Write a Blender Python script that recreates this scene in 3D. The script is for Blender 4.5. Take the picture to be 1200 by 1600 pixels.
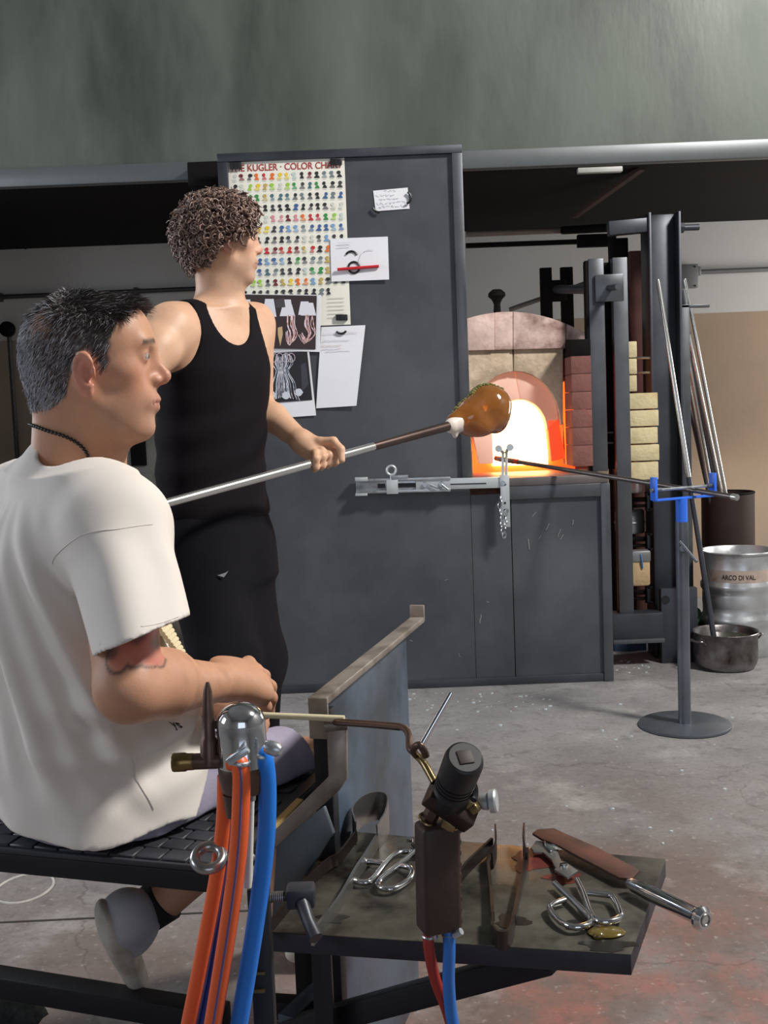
import bpy, bmesh, math, random
import numpy as np
from mathutils import Vector, Matrix, Euler

for _o in list(bpy.data.objects):
    bpy.data.objects.remove(_o, do_unlink=True)
SC = bpy.context.scene
COL = SC.collection
random.seed(7)
RNG = np.random.default_rng(7)

# ------------------------------------------------------------------ camera
FPX = 1700.0                                  # focal length in pixels of the 1200x1600 frame
PITCH = math.atan(150 / 1700.0)               # looking slightly down
ROLL = math.radians(2.25)
EYE = np.array([0.0, 0.0, 1.16])
_d = np.array([0, math.cos(PITCH), -math.sin(PITCH)])
_r0 = np.array([1.0, 0, 0]); _u0 = np.array([0, math.sin(PITCH), math.cos(PITCH)])
_r = math.cos(ROLL) * _r0 - math.sin(ROLL) * _u0
_u = math.sin(ROLL) * _r0 + math.cos(ROLL) * _u0
cam_d = bpy.data.cameras.new('camera')
cam = bpy.data.objects.new('camera', cam_d); COL.objects.link(cam)
cam_d.sensor_fit = 'VERTICAL'; cam_d.sensor_height = 32.0; cam_d.lens = 32.0 * FPX / 1600.0
cam_d.clip_start = 0.05; cam_d.clip_end = 60
cam.matrix_world = Matrix(((_r[0], _u[0], -_d[0], EYE[0]), (_r[1], _u[1], -_d[1], EYE[1]),
                           (_r[2], _u[2], -_d[2], EYE[2]), (0, 0, 0, 1)))
SC.camera = cam

# ------------------------------------------------------------------ world, daylight, exposure
W = bpy.data.worlds.new('world'); SC.world = W; W.use_nodes = True
W.node_tree.nodes['Background'].inputs[0].default_value = (0.72, 0.82, 1.0, 1)
W.node_tree.nodes['Background'].inputs[1].default_value = 1.0
SC.view_settings.view_transform = 'Standard'
SC.view_settings.look = 'None'
SC.view_settings.exposure = -0.08
SC.view_settings.gamma = 1.0
SC.view_settings.use_curve_mapping = False


def daylight(name, loc, target, sx, sy, watts, color):
    l = bpy.data.lights.new(name, 'AREA'); l.shape = 'RECTANGLE'; l.size = sx; l.size_y = sy
    l.energy = watts; l.color = color
    o = bpy.data.objects.new(name, l); COL.objects.link(o); o.location = loc
    o.rotation_euler = (Vector(target) - Vector(loc)).to_track_quat('-Z', 'Y').to_euler()
    return o


# daylight through the roof light, the left window, the open gate behind the camera and the right window
daylight('roof_light_daylight', (3.2, 1.8, 4.55), (0.6, 2.2, 0.6), 0.65, 0.65, 350, (1.0, 0.97, 0.92))
daylight('left_window_daylight', (-3.9, 3.9, 2.1), (-0.5, 3.0, 1.5), 1.6, 1.9, 75, (0.88, 0.93, 1.0))
daylight('left_rear_window_daylight', (-3.9, 0.9, 2.15), (-0.4, 1.7, 1.1), 1.2, 1.5, 36, (0.82, 0.89, 1.0))  # unseen second window, added for bluish side light on the seated man
daylight('gate_daylight', (0.9, -3.9, 1.9), (0.3, 4.0, 1.6), 3.0, 2.8, 15, (0.84, 0.90, 1.0))
daylight('right_window_daylight', (3.9, 5.65, 1.45), (1.7, 6.4, 1.5), 1.3, 1.2, 60, (1.0, 0.97, 0.92))


# ------------------------------------------------------------------ measuring helpers
def ray(x, y):
    return _d + (x - 600) / FPX * _r + (800 - y) / FPX * _u


def P(x, y, Y):
    """world point seen at (x, y) in the photograph that stands at depth Y"""
    v = ray(x, y); return EYE + v * (Y / v[1])


def PZ(x, y, z):
    """world point seen at (x, y) in the photograph at height z"""
    v = ray(x, y); return EYE + v * ((z - EYE[2]) / v[2])


def lin(c):
    out = []
    for v in c[:3]:
        v = v / 255.0
        out.append(v / 12.92 if v <= 0.04045 else ((v + 0.055) / 1.055) ** 2.4)
    return (out[0], out[1], out[2], 1.0)


# ------------------------------------------------------------------ materials
MATS = {}


def mat(name, col, rough=0.5, metal=0.0, var=0.18, scale=6.0, bump=0.0, bscale=60.0, col2=None, mix=(0.45, 0.65),
        scale2=2.0, stretch=None, emit=None, estr=0.0, coat=0.0, trans=0.0, sss=0.0, attr=None, spec=0.5, rvar=0.0):
    if name in MATS:
        return MATS[name]
    m = bpy.data.materials.new(name); m.use_nodes = True; MATS[name] = m
    nt = m.node_tree; N = nt.nodes; L = nt.links
    b = N['Principled BSDF']
    b.inputs['Roughness'].default_value = rough; b.inputs['Metallic'].default_value = metal
    b.inputs['Specular IOR Level'].default_value = spec
    if coat: b.inputs['Coat Weight'].default_value = coat; b.inputs['Coat Roughness'].default_value = 0.08
    if trans: b.inputs['Transmission Weight'].default_value = trans
    if sss:
        b.inputs['Subsurface Weight'].default_value = sss
        b.inputs['Subsurface Radius'].default_value = (0.012, 0.005, 0.003); b.inputs['Subsurface Scale'].default_value = 1.0
    tc = N.new('ShaderNodeTexCoord'); vec = tc.outputs['Object']
    if stretch:
        mp = N.new('ShaderNodeMapping'); mp.inputs['Scale'].default_value = stretch
        L.new(vec, mp.inputs['Vector']); vec = mp.outputs['Vector']
    if attr:
        at = N.new('ShaderNodeAttribute'); at.attribute_name = attr; base = at.outputs['Color']
    else:
        rgb = N.new('ShaderNodeRGB'); rgb.outputs[0].default_value = lin(col); base = rgb.outputs[0]
    if col2:
        n2 = N.new('ShaderNodeTexNoise'); n2.inputs['Scale'].default_value = scale2; n2.inputs['Detail'].default_value = 8
        n2.inputs['Roughness'].default_value = 0.62
        L.new(vec, n2.inputs['Vector'])
        cr = N.new('ShaderNodeValToRGB'); cr.color_ramp.elements[0].position = mix[0]; cr.color_ramp.elements[1].position = mix[1]
        L.new(n2.outputs['Fac'], cr.inputs['Fac'])
        mx = N.new('ShaderNodeMix'); mx.data_type = 'RGBA'
        L.new(cr.outputs['Color'], mx.inputs['Factor']); L.new(base, mx.inputs['A']); mx.inputs['B'].default_value = lin(col2)
        base = mx.outputs['Result']
    if var:
        n = N.new('ShaderNodeTexNoise'); n.inputs['Scale'].default_value = scale; n.inputs['Detail'].default_value = 9
        n.inputs['Roughness'].default_value = 0.6
        L.new(vec, n.inputs['Vector'])
        mr = N.new('ShaderNodeMapRange'); mr.inputs['From Min'].default_value = 0.3; mr.inputs['From Max'].default_value = 0.7
        mr.inputs['To Min'].default_value = 1 - var; mr.inputs['To Max'].default_value = 1 + var
        L.new(n.outputs['Fac'], mr.inputs['Value'])
        mm = N.new('ShaderNodeMix'); mm.data_type = 'RGBA'; mm.blend_type = 'MULTIPLY'; mm.inputs['Factor'].default_value = 1
        L.new(base, mm.inputs['A']); L.new(mr.outputs['Result'], mm.inputs['B']); base = mm.outputs['Result']
        if rvar:
            rr = N.new('ShaderNodeMapRange'); rr.inputs['From Min'].default_value = 0.3; rr.inputs['From Max'].default_value = 0.7
            rr.inputs['To Min'].default_value = max(0.03, rough - rvar); rr.inputs['To Max'].default_value = rough + rvar
            L.new(n.outputs['Fac'], rr.inputs['Value']); L.new(rr.outputs['Result'], b.inputs['Roughness'])
    L.new(base, b.inputs['Base Color'])
    if emit:
        b.inputs['Emission Color'].default_value = lin(emit); b.inputs['Emission Strength'].default_value = estr
    if bump:
        nb = N.new('ShaderNodeTexNoise'); nb.inputs['Scale'].default_value = bscale; nb.inputs['Detail'].default_value = 6
        L.new(vec, nb.inputs['Vector'])
        bm = N.new('ShaderNodeBump'); bm.inputs['Strength'].default_value = bump; bm.inputs['Distance'].default_value = 0.01
        L.new(nb.outputs['Fac'], bm.inputs['Height']); L.new(bm.outputs['Normal'], b.inputs['Normal'])
    return m


# ------------------------------------------------------------------ mesh helpers
def V(p):
    return np.array(p, float)


def unit(v):
    v = V(v); return v / (np.linalg.norm(v) + 1e-12)


class G:
    """collects shapes that become one mesh object"""

    def __init__(s):
        s.v = []; s.f = []

    def add(s, vs, fs):
        o = len(s.v); s.v += [tuple(map(float, p)) for p in vs]; s.f += [tuple(i + o for i in f) for f in fs]; return s

    def box(s, c, size, ax=None):
        c = V(c); h = V(size) / 2
        A = np.eye(3) if ax is None else np.array([unit(a) for a in ax])
        vs = [c + A[0] * h[0] * i + A[1] * h[1] * j + A[2] * h[2] * k for i in (-1, 1) for j in (-1, 1) for k in (-1, 1)]
        return s.add(vs, [(0, 1, 3, 2), (4, 6, 7, 5), (0, 4, 5, 1), (2, 3, 7, 6), (0, 2, 6, 4), (1, 5, 7, 3)])

    def mm(s, a, b):
        a = V(a); b = V(b); return s.box((a + b) / 2, np.abs(b - a))

    def bar(s, a, b, w, h, up=(0, 0, 1)):
        """rectangular bar from a to b: w across, h along up"""
        a = V(a); b = V(b); t = unit(b - a); x = unit(np.cross(t, V(up))); z = np.cross(x, t)
        return s.box((a + b) / 2, (np.linalg.norm(b - a), w, h), (t, x, z))

    def prism(s, poly, off):
        poly = [V(p) for p in poly]; off = V(off); n = len(poly)
        fs = [tuple(range(n)), tuple(range(2 * n - 1, n - 1, -1))] + [(i, i + n, (i + 1) % n + n, (i + 1) % n) for i in range(n)]
        return s.add(poly + [p + off for p in poly], fs)

    def tube(s, pts, r, seg=12, cap=True, flat=None):
        pts = [V(p) for p in pts]; n = len(pts)
        rs = [r] * n if np.isscalar(r) else list(r)
        T = []
        for i in range(n):
            T.append(unit(pts[min(i + 1, n - 1)] - pts[max(i - 1, 0)]))
        a = np.array([0, 0, 1.0]) if abs(T[0][2]) < 0.9 else np.array([1.0, 0, 0])
        X = unit(np.cross(T[0], a)); vs = []; fs = []
        for i in range(n):
            X = unit(X - T[i] * (X @ T[i])); Yv = np.cross(T[i], X)
            for k in range(seg):
                t = 2 * math.pi * k / seg
                vs.append(pts[i] + rs[i] * (math.cos(t) * X + math.sin(t) * Yv))
        for i in range(n - 1):
            for k in range(seg):
                k2 = (k + 1) % seg
                fs.append((i * seg + k, i * seg + k2, (i + 1) * seg + k2, (i + 1) * seg + k))
        if cap:
            fs.append(tuple(range(seg - 1, -1, -1))); fs.append(tuple((n - 1) * seg + k for k in range(seg)))
        return s.add(vs, fs)

    def lathe(s, prof, o, axis=(0, 0, 1), seg=32, cap=True):
        """prof: list of (radius, distance along axis)"""
        o = V(o); z = unit(axis); a = np.array([1.0, 0, 0]) if abs(z[0]) < 0.9 else np.array([0, 1.0, 0])
        x = unit(np.cross(a, z)); y = np.cross(z, x); vs = []; fs = []; n = len(prof)
        for (r, h) in prof:
            for k in range(seg):
                t = 2 * math.pi * k / seg
                vs.append(o + z * h + r * (math.cos(t) * x + math.sin(t) * y))
        for i in range(n - 1):
            for k in range(seg):
                k2 = (k + 1) % seg
                fs.append((i * seg + k, i * seg + k2, (i + 1) * seg + k2, (i + 1) * seg + k))
        if cap:
            fs.append(tuple(range(seg - 1, -1, -1))); fs.append(tuple((n - 1) * seg + k for k in range(seg)))
        return s.add(vs, fs)

    def ball(s, c, r, seg=16, rings=10, ax=None):
        c = V(c); r = V([r] * 3) if np.isscalar(r) else V(r)
        A = np.eye(3) if ax is None else np.array([unit(a) for a in ax])
        vs = []; fs = []
        for i in range(rings + 1):
            ph = math.pi * i / rings
            for k in range(seg):
                t = 2 * math.pi * k / seg
                q = V((math.sin(ph) * math.cos(t), math.sin(ph) * math.sin(t), math.cos(ph))) * r
                vs.append(c + q @ A)
        for i in range(rings):
            for k in range(seg):
                k2 = (k + 1) % seg
                fs.append((i * seg + k, (i + 1) * seg + k, (i + 1) * seg + k2, i * seg + k2))
        return s.add(vs, fs)

    def torus(s, c, R, r, axis, seg=28, ts=10, ry=None, start=0, end=2 * math.pi, up=None):
        c = V(c); z = unit(axis); a = V(up) if up is not None else (np.array([0, 0, 1.0]) if abs(z[2]) < 0.9 else np.array([1.0, 0, 0]))
        x = unit(np.cross(a, z)); y = np.cross(z, x); ry = ry or R
        full = abs(end - start - 2 * math.pi) < 1e-6
        n = seg if full else seg + 1
        pts = [c + R * math.cos(start + (end - start) * k / seg) * x + ry * math.sin(start + (end - start) * k / seg) * y for k in range(n)]
        if not full:
            return s.tube(pts, r, ts)
        vs = []; fs = []
        for i in range(n):
            t = unit(pts[(i + 1) % n] - pts[i - 1]); q = np.cross(z, t)
            for k in range(ts):
                u = 2 * math.pi * k / ts
                vs.append(pts[i] + r * (math.cos(u) * q + math.sin(u) * z))
        for i in range(n):
            for k in range(ts):
                i2 = (i + 1) % n; k2 = (k + 1) % ts
                fs.append((i * ts + k, i2 * ts + k, i2 * ts + k2, i * ts + k2))
        return s.add(vs, fs)

    def make(s, name, material, parent=None, smooth=True, bevel=0.0, angle=40, seg=2):
        me = bpy.data.meshes.new(name); me.from_pydata(s.v, [], s.f); me.update()
        bm = bmesh.new(); bm.from_mesh(me); bmesh.ops.remove_doubles(bm, verts=bm.verts, dist=1e-6)
        bmesh.ops.recalc_face_normals(bm, faces=bm.faces)
        if bevel:
            es = [e for e in bm.edges if len(e.link_faces) == 2 and e.calc_face_angle(0) > math.radians(35)]
            bmesh.ops.bevel(bm, geom=es, offset=bevel, segments=seg, profile=0.5, affect='EDGES', clamp_overlap=True)
        bm.to_mesh(me); bm.free()
        me.materials.append(material)
        if smooth:
            me.polygons.foreach_set('use_smooth', [True] * len(me.polygons)); me.set_sharp_from_angle(angle=math.radians(angle))
        o = bpy.data.objects.new(name, me); COL.objects.link(o)
        if parent is not None:
            adopt(o, parent)
        return o


def adopt(o, parent):
    o.parent = parent
    # things are Empties standing at their base; meshes keep world coordinates
    if parent.type == 'EMPTY':
        o.matrix_parent_inverse = Matrix.Translation(-parent.location)


def thing(name, label, cat, loc=(0, 0, 0), group=None):
    o = bpy.data.objects.new(name, None); COL.objects.link(o); o.location = tuple(map(float, loc)); o.empty_display_size = 0.05
    return tag(o, label, cat, group)


def tag(o, label, cat, group=None, kind=None):
    o['label'] = label; o['category'] = cat
    if group: o['group'] = group
    if kind: o['kind'] = kind
    return o


def struct(o):
    o['kind'] = 'structure'; return o


def smoothpath(pts, n=10):
    """Catmull-Rom through the points"""
    p = [V(q) for q in pts]; p = [2 * p[0] - p[1]] + p + [2 * p[-1] - p[-2]]; out = []
    for i in range(1, len(p) - 2):
        for k in range(n):
            t = k / n
            out.append(0.5 * ((2 * p[i]) + (-p[i - 1] + p[i + 1]) * t + (2 * p[i - 1] - 5 * p[i] + 4 * p[i + 1] - p[i + 2]) * t * t
                              + (-p[i - 1] + 3 * p[i] - 3 * p[i + 1] + p[i + 2]) * t ** 3))
    out.append(p[-2]); return out
# ================================================================== the setting
m_floor = mat('concrete_floor', (128, 126, 126), 0.62, 0, var=0.22, scale=2.3, bump=0.25, bscale=35, rvar=0.12)


def floor_material(m):
    nt = m.node_tree; N = nt.nodes; L = nt.links; b = N['Principled BSDF']
    src = b.inputs['Base Color'].links[0].from_socket
    tc = N.new('ShaderNodeTexCoord')

    def layer(src, scale, lo, hi, col, fac, seed, detail=8, box=None):
        mp = N.new('ShaderNodeMapping'); mp.inputs['Location'].default_value = (seed, seed * 0.7, 0)
        L.new(tc.outputs['Object'], mp.inputs['Vector'])
        n = N.new('ShaderNodeTexNoise'); n.inputs['Scale'].default_value = scale; n.inputs['Detail'].default_value = detail
        n.inputs['Roughness'].default_value = 0.65
        L.new(mp.outputs['Vector'], n.inputs['Vector'])
        mr = N.new('ShaderNodeMapRange'); mr.inputs['From Min'].default_value = lo; mr.inputs['From Max'].default_value = hi
        mr.inputs['To Max'].default_value = fac; L.new(n.outputs['Fac'], mr.inputs['Value'])
        f = mr.outputs['Result']
        if box:  # a patch with a centre and a radius of its own
            vs = N.new('ShaderNodeVectorMath'); vs.operation = 'DISTANCE'; vs.inputs[1].default_value = box[0]
            L.new(tc.outputs['Object'], vs.inputs[0])
            m2 = N.new('ShaderNodeMapRange'); m2.inputs['From Min'].default_value = box[1]; m2.inputs['From Max'].default_value = box[2]
            m2.inputs['To Min'].default_value = 1; m2.inputs['To Max'].default_value = 0; L.new(vs.outputs['Value'], m2.inputs['Value'])
            mu = N.new('ShaderNodeMath'); mu.operation = 'MULTIPLY'; L.new(f, mu.inputs[0]); L.new(m2.outputs['Result'], mu.inputs[1]); f = mu.outputs[0]
        mx = N.new('ShaderNodeMix'); mx.data_type = 'RGBA'; L.new(f, mx.inputs['Factor']); L.new(src, mx.inputs['A'])
        mx.inputs['B'].default_value = lin(col); return mx.outputs['Result']
    src = layer(src, 1.7, 0.30, 0.55, (104, 86, 77), 0.9, 3.1, box=((0.2, 1.8, 0), 0.7, 2.1))  # brown floor tone; its reach also paints in the shade under the bench
    src = layer(src, 4.0, 0.45, 0.66, (158, 92, 80), 0.8, 8.3, box=((0.55, 1.75, 0), 0.3, 1.0))
    src = layer(src, 3.0, 0.56, 0.72, (176, 172, 168), 0.5, 5.7)
    src = layer(src, 12.0, 0.54, 0.72, (74, 68, 66), 0.6, 1.9)
    src = layer(src, 70.0, 0.52, 0.66, (88, 82, 80), 0.45, 2.7, 4)
    src = layer(src, 45.0, 0.60, 0.70, (196, 190, 184), 0.35, 6.1, 5)
    # cracks and a saw-cut joint
    vo = N.new('ShaderNodeTexVoronoi'); vo.feature = 'DISTANCE_TO_EDGE'; vo.inputs['Scale'].default_value = 0.8
    nz = N.new('ShaderNodeTexNoise'); nz.inputs['Scale'].default_value = 6; nz.inputs['Detail'].default_value = 5
    L.new(tc.outputs['Object'], nz.inputs['Vector'])
    ad = N.new('ShaderNodeMix'); ad.data_type = 'RGBA'; ad.blend_type = 'LINEAR_LIGHT'; ad.inputs['Factor'].default_value = 0.12
    L.new(tc.outputs['Object'], ad.inputs['A']); L.new(nz.outputs['Color'], ad.inputs['B'])
    L.new(ad.outputs['Result'], vo.inputs['Vector'])
    mr = N.new('ShaderNodeMapRange'); mr.inputs['From Min'].default_value = 0.0015; mr.inputs['From Max'].default_value = 0.003
    mr.inputs['To Min'].default_value = 0.35; mr.inputs['To Max'].default_value = 0.0
    L.new(vo.outputs['Distance'], mr.inputs['Value'])
    mx = N.new('ShaderNodeMix'); mx.data_type = 'RGBA'; L.new(mr.outputs['Result'], mx.inputs['Factor']); L.new(src, mx.inputs['A'])
    mx.inputs['B'].default_value = lin((60, 55, 52))
    L.new(mx.outputs['Result'], b.inputs['Base Color'])


floor_material(m_floor)
floor = struct(G().mm((-4.2, -4.2, -0.12), (4.2, 6.7, 0)).make('floor', m_floor, smooth=False))
m_joint = mat('floor_joint', (48, 44, 42), 0.9)
G().bar((-4.0, 2.43, 0.0), (-0.2, 2.5, 0.0), 0.007, 0.003).make('joint', m_joint, floor, smooth=False)

_cr = PZ(38, 1388, 0)
G().torus(_cr + V((0, 0, 0.0005)), 0.088, 0.0035, (0, 0, 1), 40, 6, ry=0.07).make('chalk_ring', mat('chalk_mark', (178, 174, 168), 0.9, var=0.2, scale=30), floor)
m_wall_hi = mat('wall_upper_paint', (190, 187, 183), 0.85, var=0.08, scale=1.2, bump=0.08, bscale=30)
m_wall_lo = mat('wall_lower_paint', (160, 138, 116), 0.8, var=0.10, scale=1.5, bump=0.08, bscale=30, col2=(140, 128, 116), scale2=0.8)
wb = struct(G().mm((-4.2, 6.5, 1.69), (4.2, 6.7, 4.7)).make('wall_back', m_wall_hi, smooth=False))
G().mm((-4.2, 6.5, 0), (4.2, 6.7, 1.69)).make('dado', m_wall_lo, wb, smooth=False)

m_room = mat('room_plaster', (150, 150, 148), 0.9, var=0.1, scale=1.0)


def wall_hole(name, axis, pos, lo, hi, hole, thick):
    """a wall slab with one rectangular opening; axis 0: normal X, 1: normal Y, 2: normal Z"""
    g = G(); (a0, b0), (a1, b1) = lo, hi; (p0, q0), (p1, q1) = hole
    for r0, r1 in (((a0, b0), (p0, b1)), ((p1, b0), (a1, b1)), ((p0, b0), (p1, q0)), ((p0, q1), (p1, b1))):
        A = [0, 0, 0]; B = [0, 0, 0]; ids = [i for i in range(3) if i != axis]
        A[axis] = pos[0]; B[axis] = pos[1]
        A[ids[0]], A[ids[1]] = r0; B[ids[0]], B[ids[1]] = r1
        g.mm(A, B)
    return struct(g.make(name, m_room, smooth=False))


wall_hole('wall_left', 0, (-4.2, -4.0), (2.2, 0), (6.5, 4.6), ((3.05, 1.1), (4.75, 3.1)), 0.2)
wall_hole('wall_left_rear', 0, (-4.2, -4.0), (-4.0, 0), (2.2, 4.6), ((0.25, 1.35), (1.55, 2.95)), 0.2)
wall_hole('wall_right', 0, (4.0, 4.2), (-4.0, 0), (6.5, 4.6), ((4.95, 0.8), (6.35, 2.1)), 0.2)
wall_hole('wall_front', 1, (-4.2, -4.0), (-4.2, 0), (4.2, 4.6), ((-0.7, 0.3), (2.5, 3.4)), 0.2)
wall_hole('ceiling', 2, (4.6, 4.75), (-4.2, -4.2), (4.2, 6.7), ((2.65, 1.25), (3.75, 2.35)), 0.15)
struct(G().mm((-2.55, 4.81, 0.0), (-2.45, 6.5, 2.2)).make('wall_light_block', m_room, smooth=False))  # unseen partition, added to keep window and gate light off the back wall
m_frame = mat('window_frame_steel', (70, 74, 76), 0.5, 0.6)


def window(name, pts, nrm):
    a, b, c, dd = [V(p) for p in pts]
    g = G()
    for p, q in ((a, b), (b, c), (c, dd), (dd, a)):
        g.bar(p, q, 0.06, 0.06, nrm)
    g.bar((a + b) / 2, (c + dd) / 2, 0.03, 0.04, nrm)
    g.bar((a + dd) / 2, (b + c) / 2, 0.03, 0.04, nrm)
    struct(g.make(name, m_frame, smooth=False))


window('window_1', [(-4.1, 3.05, 1.1), (-4.1, 4.75, 1.1), (-4.1, 4.75, 3.1), (-4.1, 3.05, 3.1)], (1, 0, 0))
window('window_5', [(-4.1, 0.25, 1.35), (-4.1, 1.55, 1.35), (-4.1, 1.55, 2.95), (-4.1, 0.25, 2.95)], (1, 0, 0))
window('window_2', [(4.1, 4.95, 0.8), (4.1, 6.35, 0.8), (4.1, 6.35, 2.1), (4.1, 4.95, 2.1)], (1, 0, 0))
window('window_3', [(-0.7, -4.1, 0.3), (2.5, -4.1, 0.3), (2.5, -4.1, 3.4), (-0.7, -4.1, 3.4)], (0, 1, 0))
window('window_4', [(2.65, 1.25, 4.68), (3.75, 1.25, 4.68), (3.75, 2.35, 4.68), (2.65, 2.35, 4.68)], (0, 0, 1))

# ------------------------------------------------------------------ extraction hood over the furnaces
m_hood = mat('hood_steel', (86, 93, 86), 0.45, 0.1, var=0.26, scale=1.6, col2=(56, 60, 57), scale2=1.1, mix=(0.5, 0.72),
             stretch=(1.6, 1, 0.55), bump=0.06, bscale=25, rvar=0.14)
m_hood_lip = mat('hood_lip', (98, 102, 104), 0.4, 0.4, var=0.1)
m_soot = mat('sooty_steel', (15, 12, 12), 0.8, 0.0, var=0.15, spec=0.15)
hood = thing('fume_hood', 'long grey-green weathered steel hood spanning the top of the workshop', 'fume hood', (0, 4.77, 2.2))
G().mm((-3.98, 4.76, 2.27), (3.98, 4.79, 4.58)).make('front_panel', m_hood, hood, smooth=False)
G().mm((-3.98, 4.75, 2.195), (3.98, 4.80, 2.272)).make('lower_flange', m_hood_lip, hood, bevel=0.004)
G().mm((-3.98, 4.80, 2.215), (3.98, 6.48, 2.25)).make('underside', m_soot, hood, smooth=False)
m_brace = mat('rust_brace', (70, 52, 46), 0.7, 0.2)
G().bar(P(898, 338, 5.6), P(1004, 262, 4.95), 0.03, 0.02).make('brace', m_brace, hood)
G().box(P(937, 266, 4.74), (0.19, 0.03, 0.022)).make('lamp_tab', mat('pale_tab', (165, 165, 160), 0.5), hood, bevel=0.003)
G().box(P(320, 275, 4.70), (0.13, 0.09, 0.10)).make('bracket_block', m_soot, hood, bevel=0.004)
# struts under the hood, far left
G().bar(P(10, 340, 5.6), P(40, 388, 6.3), 0.012, 0.012).make('strut', m_soot, hood)

# ------------------------------------------------------------------ wall fittings
m_conduit = mat('conduit_grey', (112, 112, 112), 0.5, 0.3, var=0.1)
c = thing('wall_conduit', 'grey junction box with conduit running right along back wall', 'conduit', P(1075, 432, 6.48))
G().box(P(1074, 432, 6.46), (0.115, 0.06, 0.135)).make('junction_box', m_conduit, c, bevel=0.006)
G().box(P(1090, 424, 6.46), (0.03, 0.05, 0.05)).make('gland', m_conduit, c, bevel=0.006)
a = P(1092, 425, 6.46); G().tube([a, a + V((1.6, 0, 0.0))], 0.014).make('pipe', m_conduit, c)
for (dx, dz) in ((-1, -1), (1, -1), (1, 1), (-1, 1)):
    p = P(1074, 432, 6.428) + V((dx * 0.045, 0, dz * 0.055)); G().lathe([(0.005, 0), (0.004, 0.004)], p, (0, -1, 0), 8).make('screw', m_soot, c)
m_conduit2 = mat('conduit_dark', (60, 60, 62), 0.5, 0.3)
c = thing('pipe_run', 'thin dark pipe run along grey back wall behind seated man', 'pipe', (-2.5, 6.46, 1.94))
G().tube([(-3.95, 6.46, 1.935), (-0.7, 6.46, 1.945)], 0.013).make('pipe', m_conduit2, c)
for x in (-3.0, -2.2, -1.4): G().box((x, 6.475, 1.94), (0.025, 0.05, 0.05)).make('pipe_clip', m_conduit2, c, bevel=0.003)
h = thing('wall_tap', 'dark round valve on a vertical drop pipe, far left wall', 'valve', P(14, 515, 6.45))
G().lathe([(0.0, 0), (0.03, 0.0), (0.045, 0.015), (0.045, 0.04), (0.02, 0.06), (0, 0.06)], P(14, 515, 6.44), (0, -1, 0), 20).make('valve_wheel', m_soot, h)
p = P(14, 525, 6.46); G().tube([p, (p[0], p[1], 0.0)], 0.012).make('drop_pipe', m_conduit2, h)
# grey cabinet far behind the standing man
m_cab = mat('cabinet_grey', (120, 120, 116), 0.6)
cb = thing('wall_cabinet', 'narrow grey cabinet far behind between the two men', 'cabinet', (-1.45, 6.25, 0))
x0 = P(196, 700, 6.2)[0]; x1 = P(242, 700, 6.2)[0]; zt = P(200, 655, 6.2)[2]
G().mm((x0, 6.2, 0), (x1, 6.48, zt)).make('body', m_cab, cb, bevel=0.005)
G().mm((x0 + 0.03, 6.185, P(200, 728, 6.2)[2]), (x1 - 0.05, 6.2, P(200, 672, 6.2)[2])).make('dark_window', m_soot, cb, bevel=0.003)
G().mm((x0 + 0.02, 6.185, 0.05), (x1 - 0.02, 6.2, P(200, 740, 6.2)[2])).make('door', m_cab, cb, bevel=0.003)
# ================================================================== steel heat shield in front of the furnace
YS = 4.55
m_board = mat('blackened_steel', (86, 88, 93), 0.42, 0.25, var=0.16, scale=2.2, col2=(62, 65, 72), scale2=1.3, mix=(0.4, 0.66), bump=0.05, bscale=20, rvar=0.12)
m_steel_edge = mat('steel_frame', (88, 91, 96), 0.38, 0.5, var=0.14, scale=5, rvar=0.1)
m_steel_dk = mat('dark_steel', (66, 69, 76), 0.42, 0.5, var=0.18, scale=5, rvar=0.1)
sh = thing('heat_shield', 'tall blackened steel heat shield board with notes pinned on it', 'heat shield', (0.2, YS, 0))
XL, XR, XE, ZT, ZL = -0.622, 0.374, 0.944, 2.247, 0.845
G().mm((XL + 0.03, YS, 0.004), (XR - 0.01, YS + 0.02, ZT - 0.02)).make('tall_panel', m_board, sh, smooth=False)
G().mm((XR - 0.008, YS + 0.001, 0.004), (0.531, YS + 0.02, ZL - 0.03)).make('low_panel', m_board, sh, smooth=False)
G().mm((0.535, YS + 0.004, 0.004), (XE - 0.03, YS + 0.02, ZL - 0.03)).make('end_panel', m_board, sh, smooth=False)
G().mm((XL, YS - 0.018, ZT - 0.034), (XR, YS + 0.03, ZT)).make('top_rail', m_steel_dk, sh, bevel=0.003)
G().mm((XR - 0.042, YS - 0.02, ZL + 0.03), (XR, YS + 0.03, ZT - 0.034)).make('right_stile', m_steel_edge, sh, bevel=0.003)
G().mm((XL, YS - 0.018, 0.0), (XL + 0.042, YS + 0.03, ZT - 0.034)).make('left_stile', m_steel_dk, sh, bevel=0.003)
G().mm((0.50, YS - 0.012, ZL - 0.055), (XE, YS + 0.03, ZL)).make('low_rail', m_steel_edge, sh, bevel=0.003)
G().mm((XE - 0.036, YS - 0.014, 0.0), (XE + 0.004, YS + 0.03, ZL)).make('end_stile', m_steel_edge, sh, bevel=0.003)
G().mm((XL + 0.042, YS - 0.008, 0.0), (XE - 0.036, YS + 0.0, 0.035)).make('kick_rail', m_steel_dk, sh, bevel=0.002)
# sill slab under the furnace mouth
m_sill = mat('sill_steel', (104, 98, 98), 0.5, 0.4, var=0.2)
G().mm((XR - 0.0, YS - 0.004, ZL), (XE + 0.0, 5.02, ZL + 0.036)).make('sill', m_sill, sh, bevel=0.004)

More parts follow.
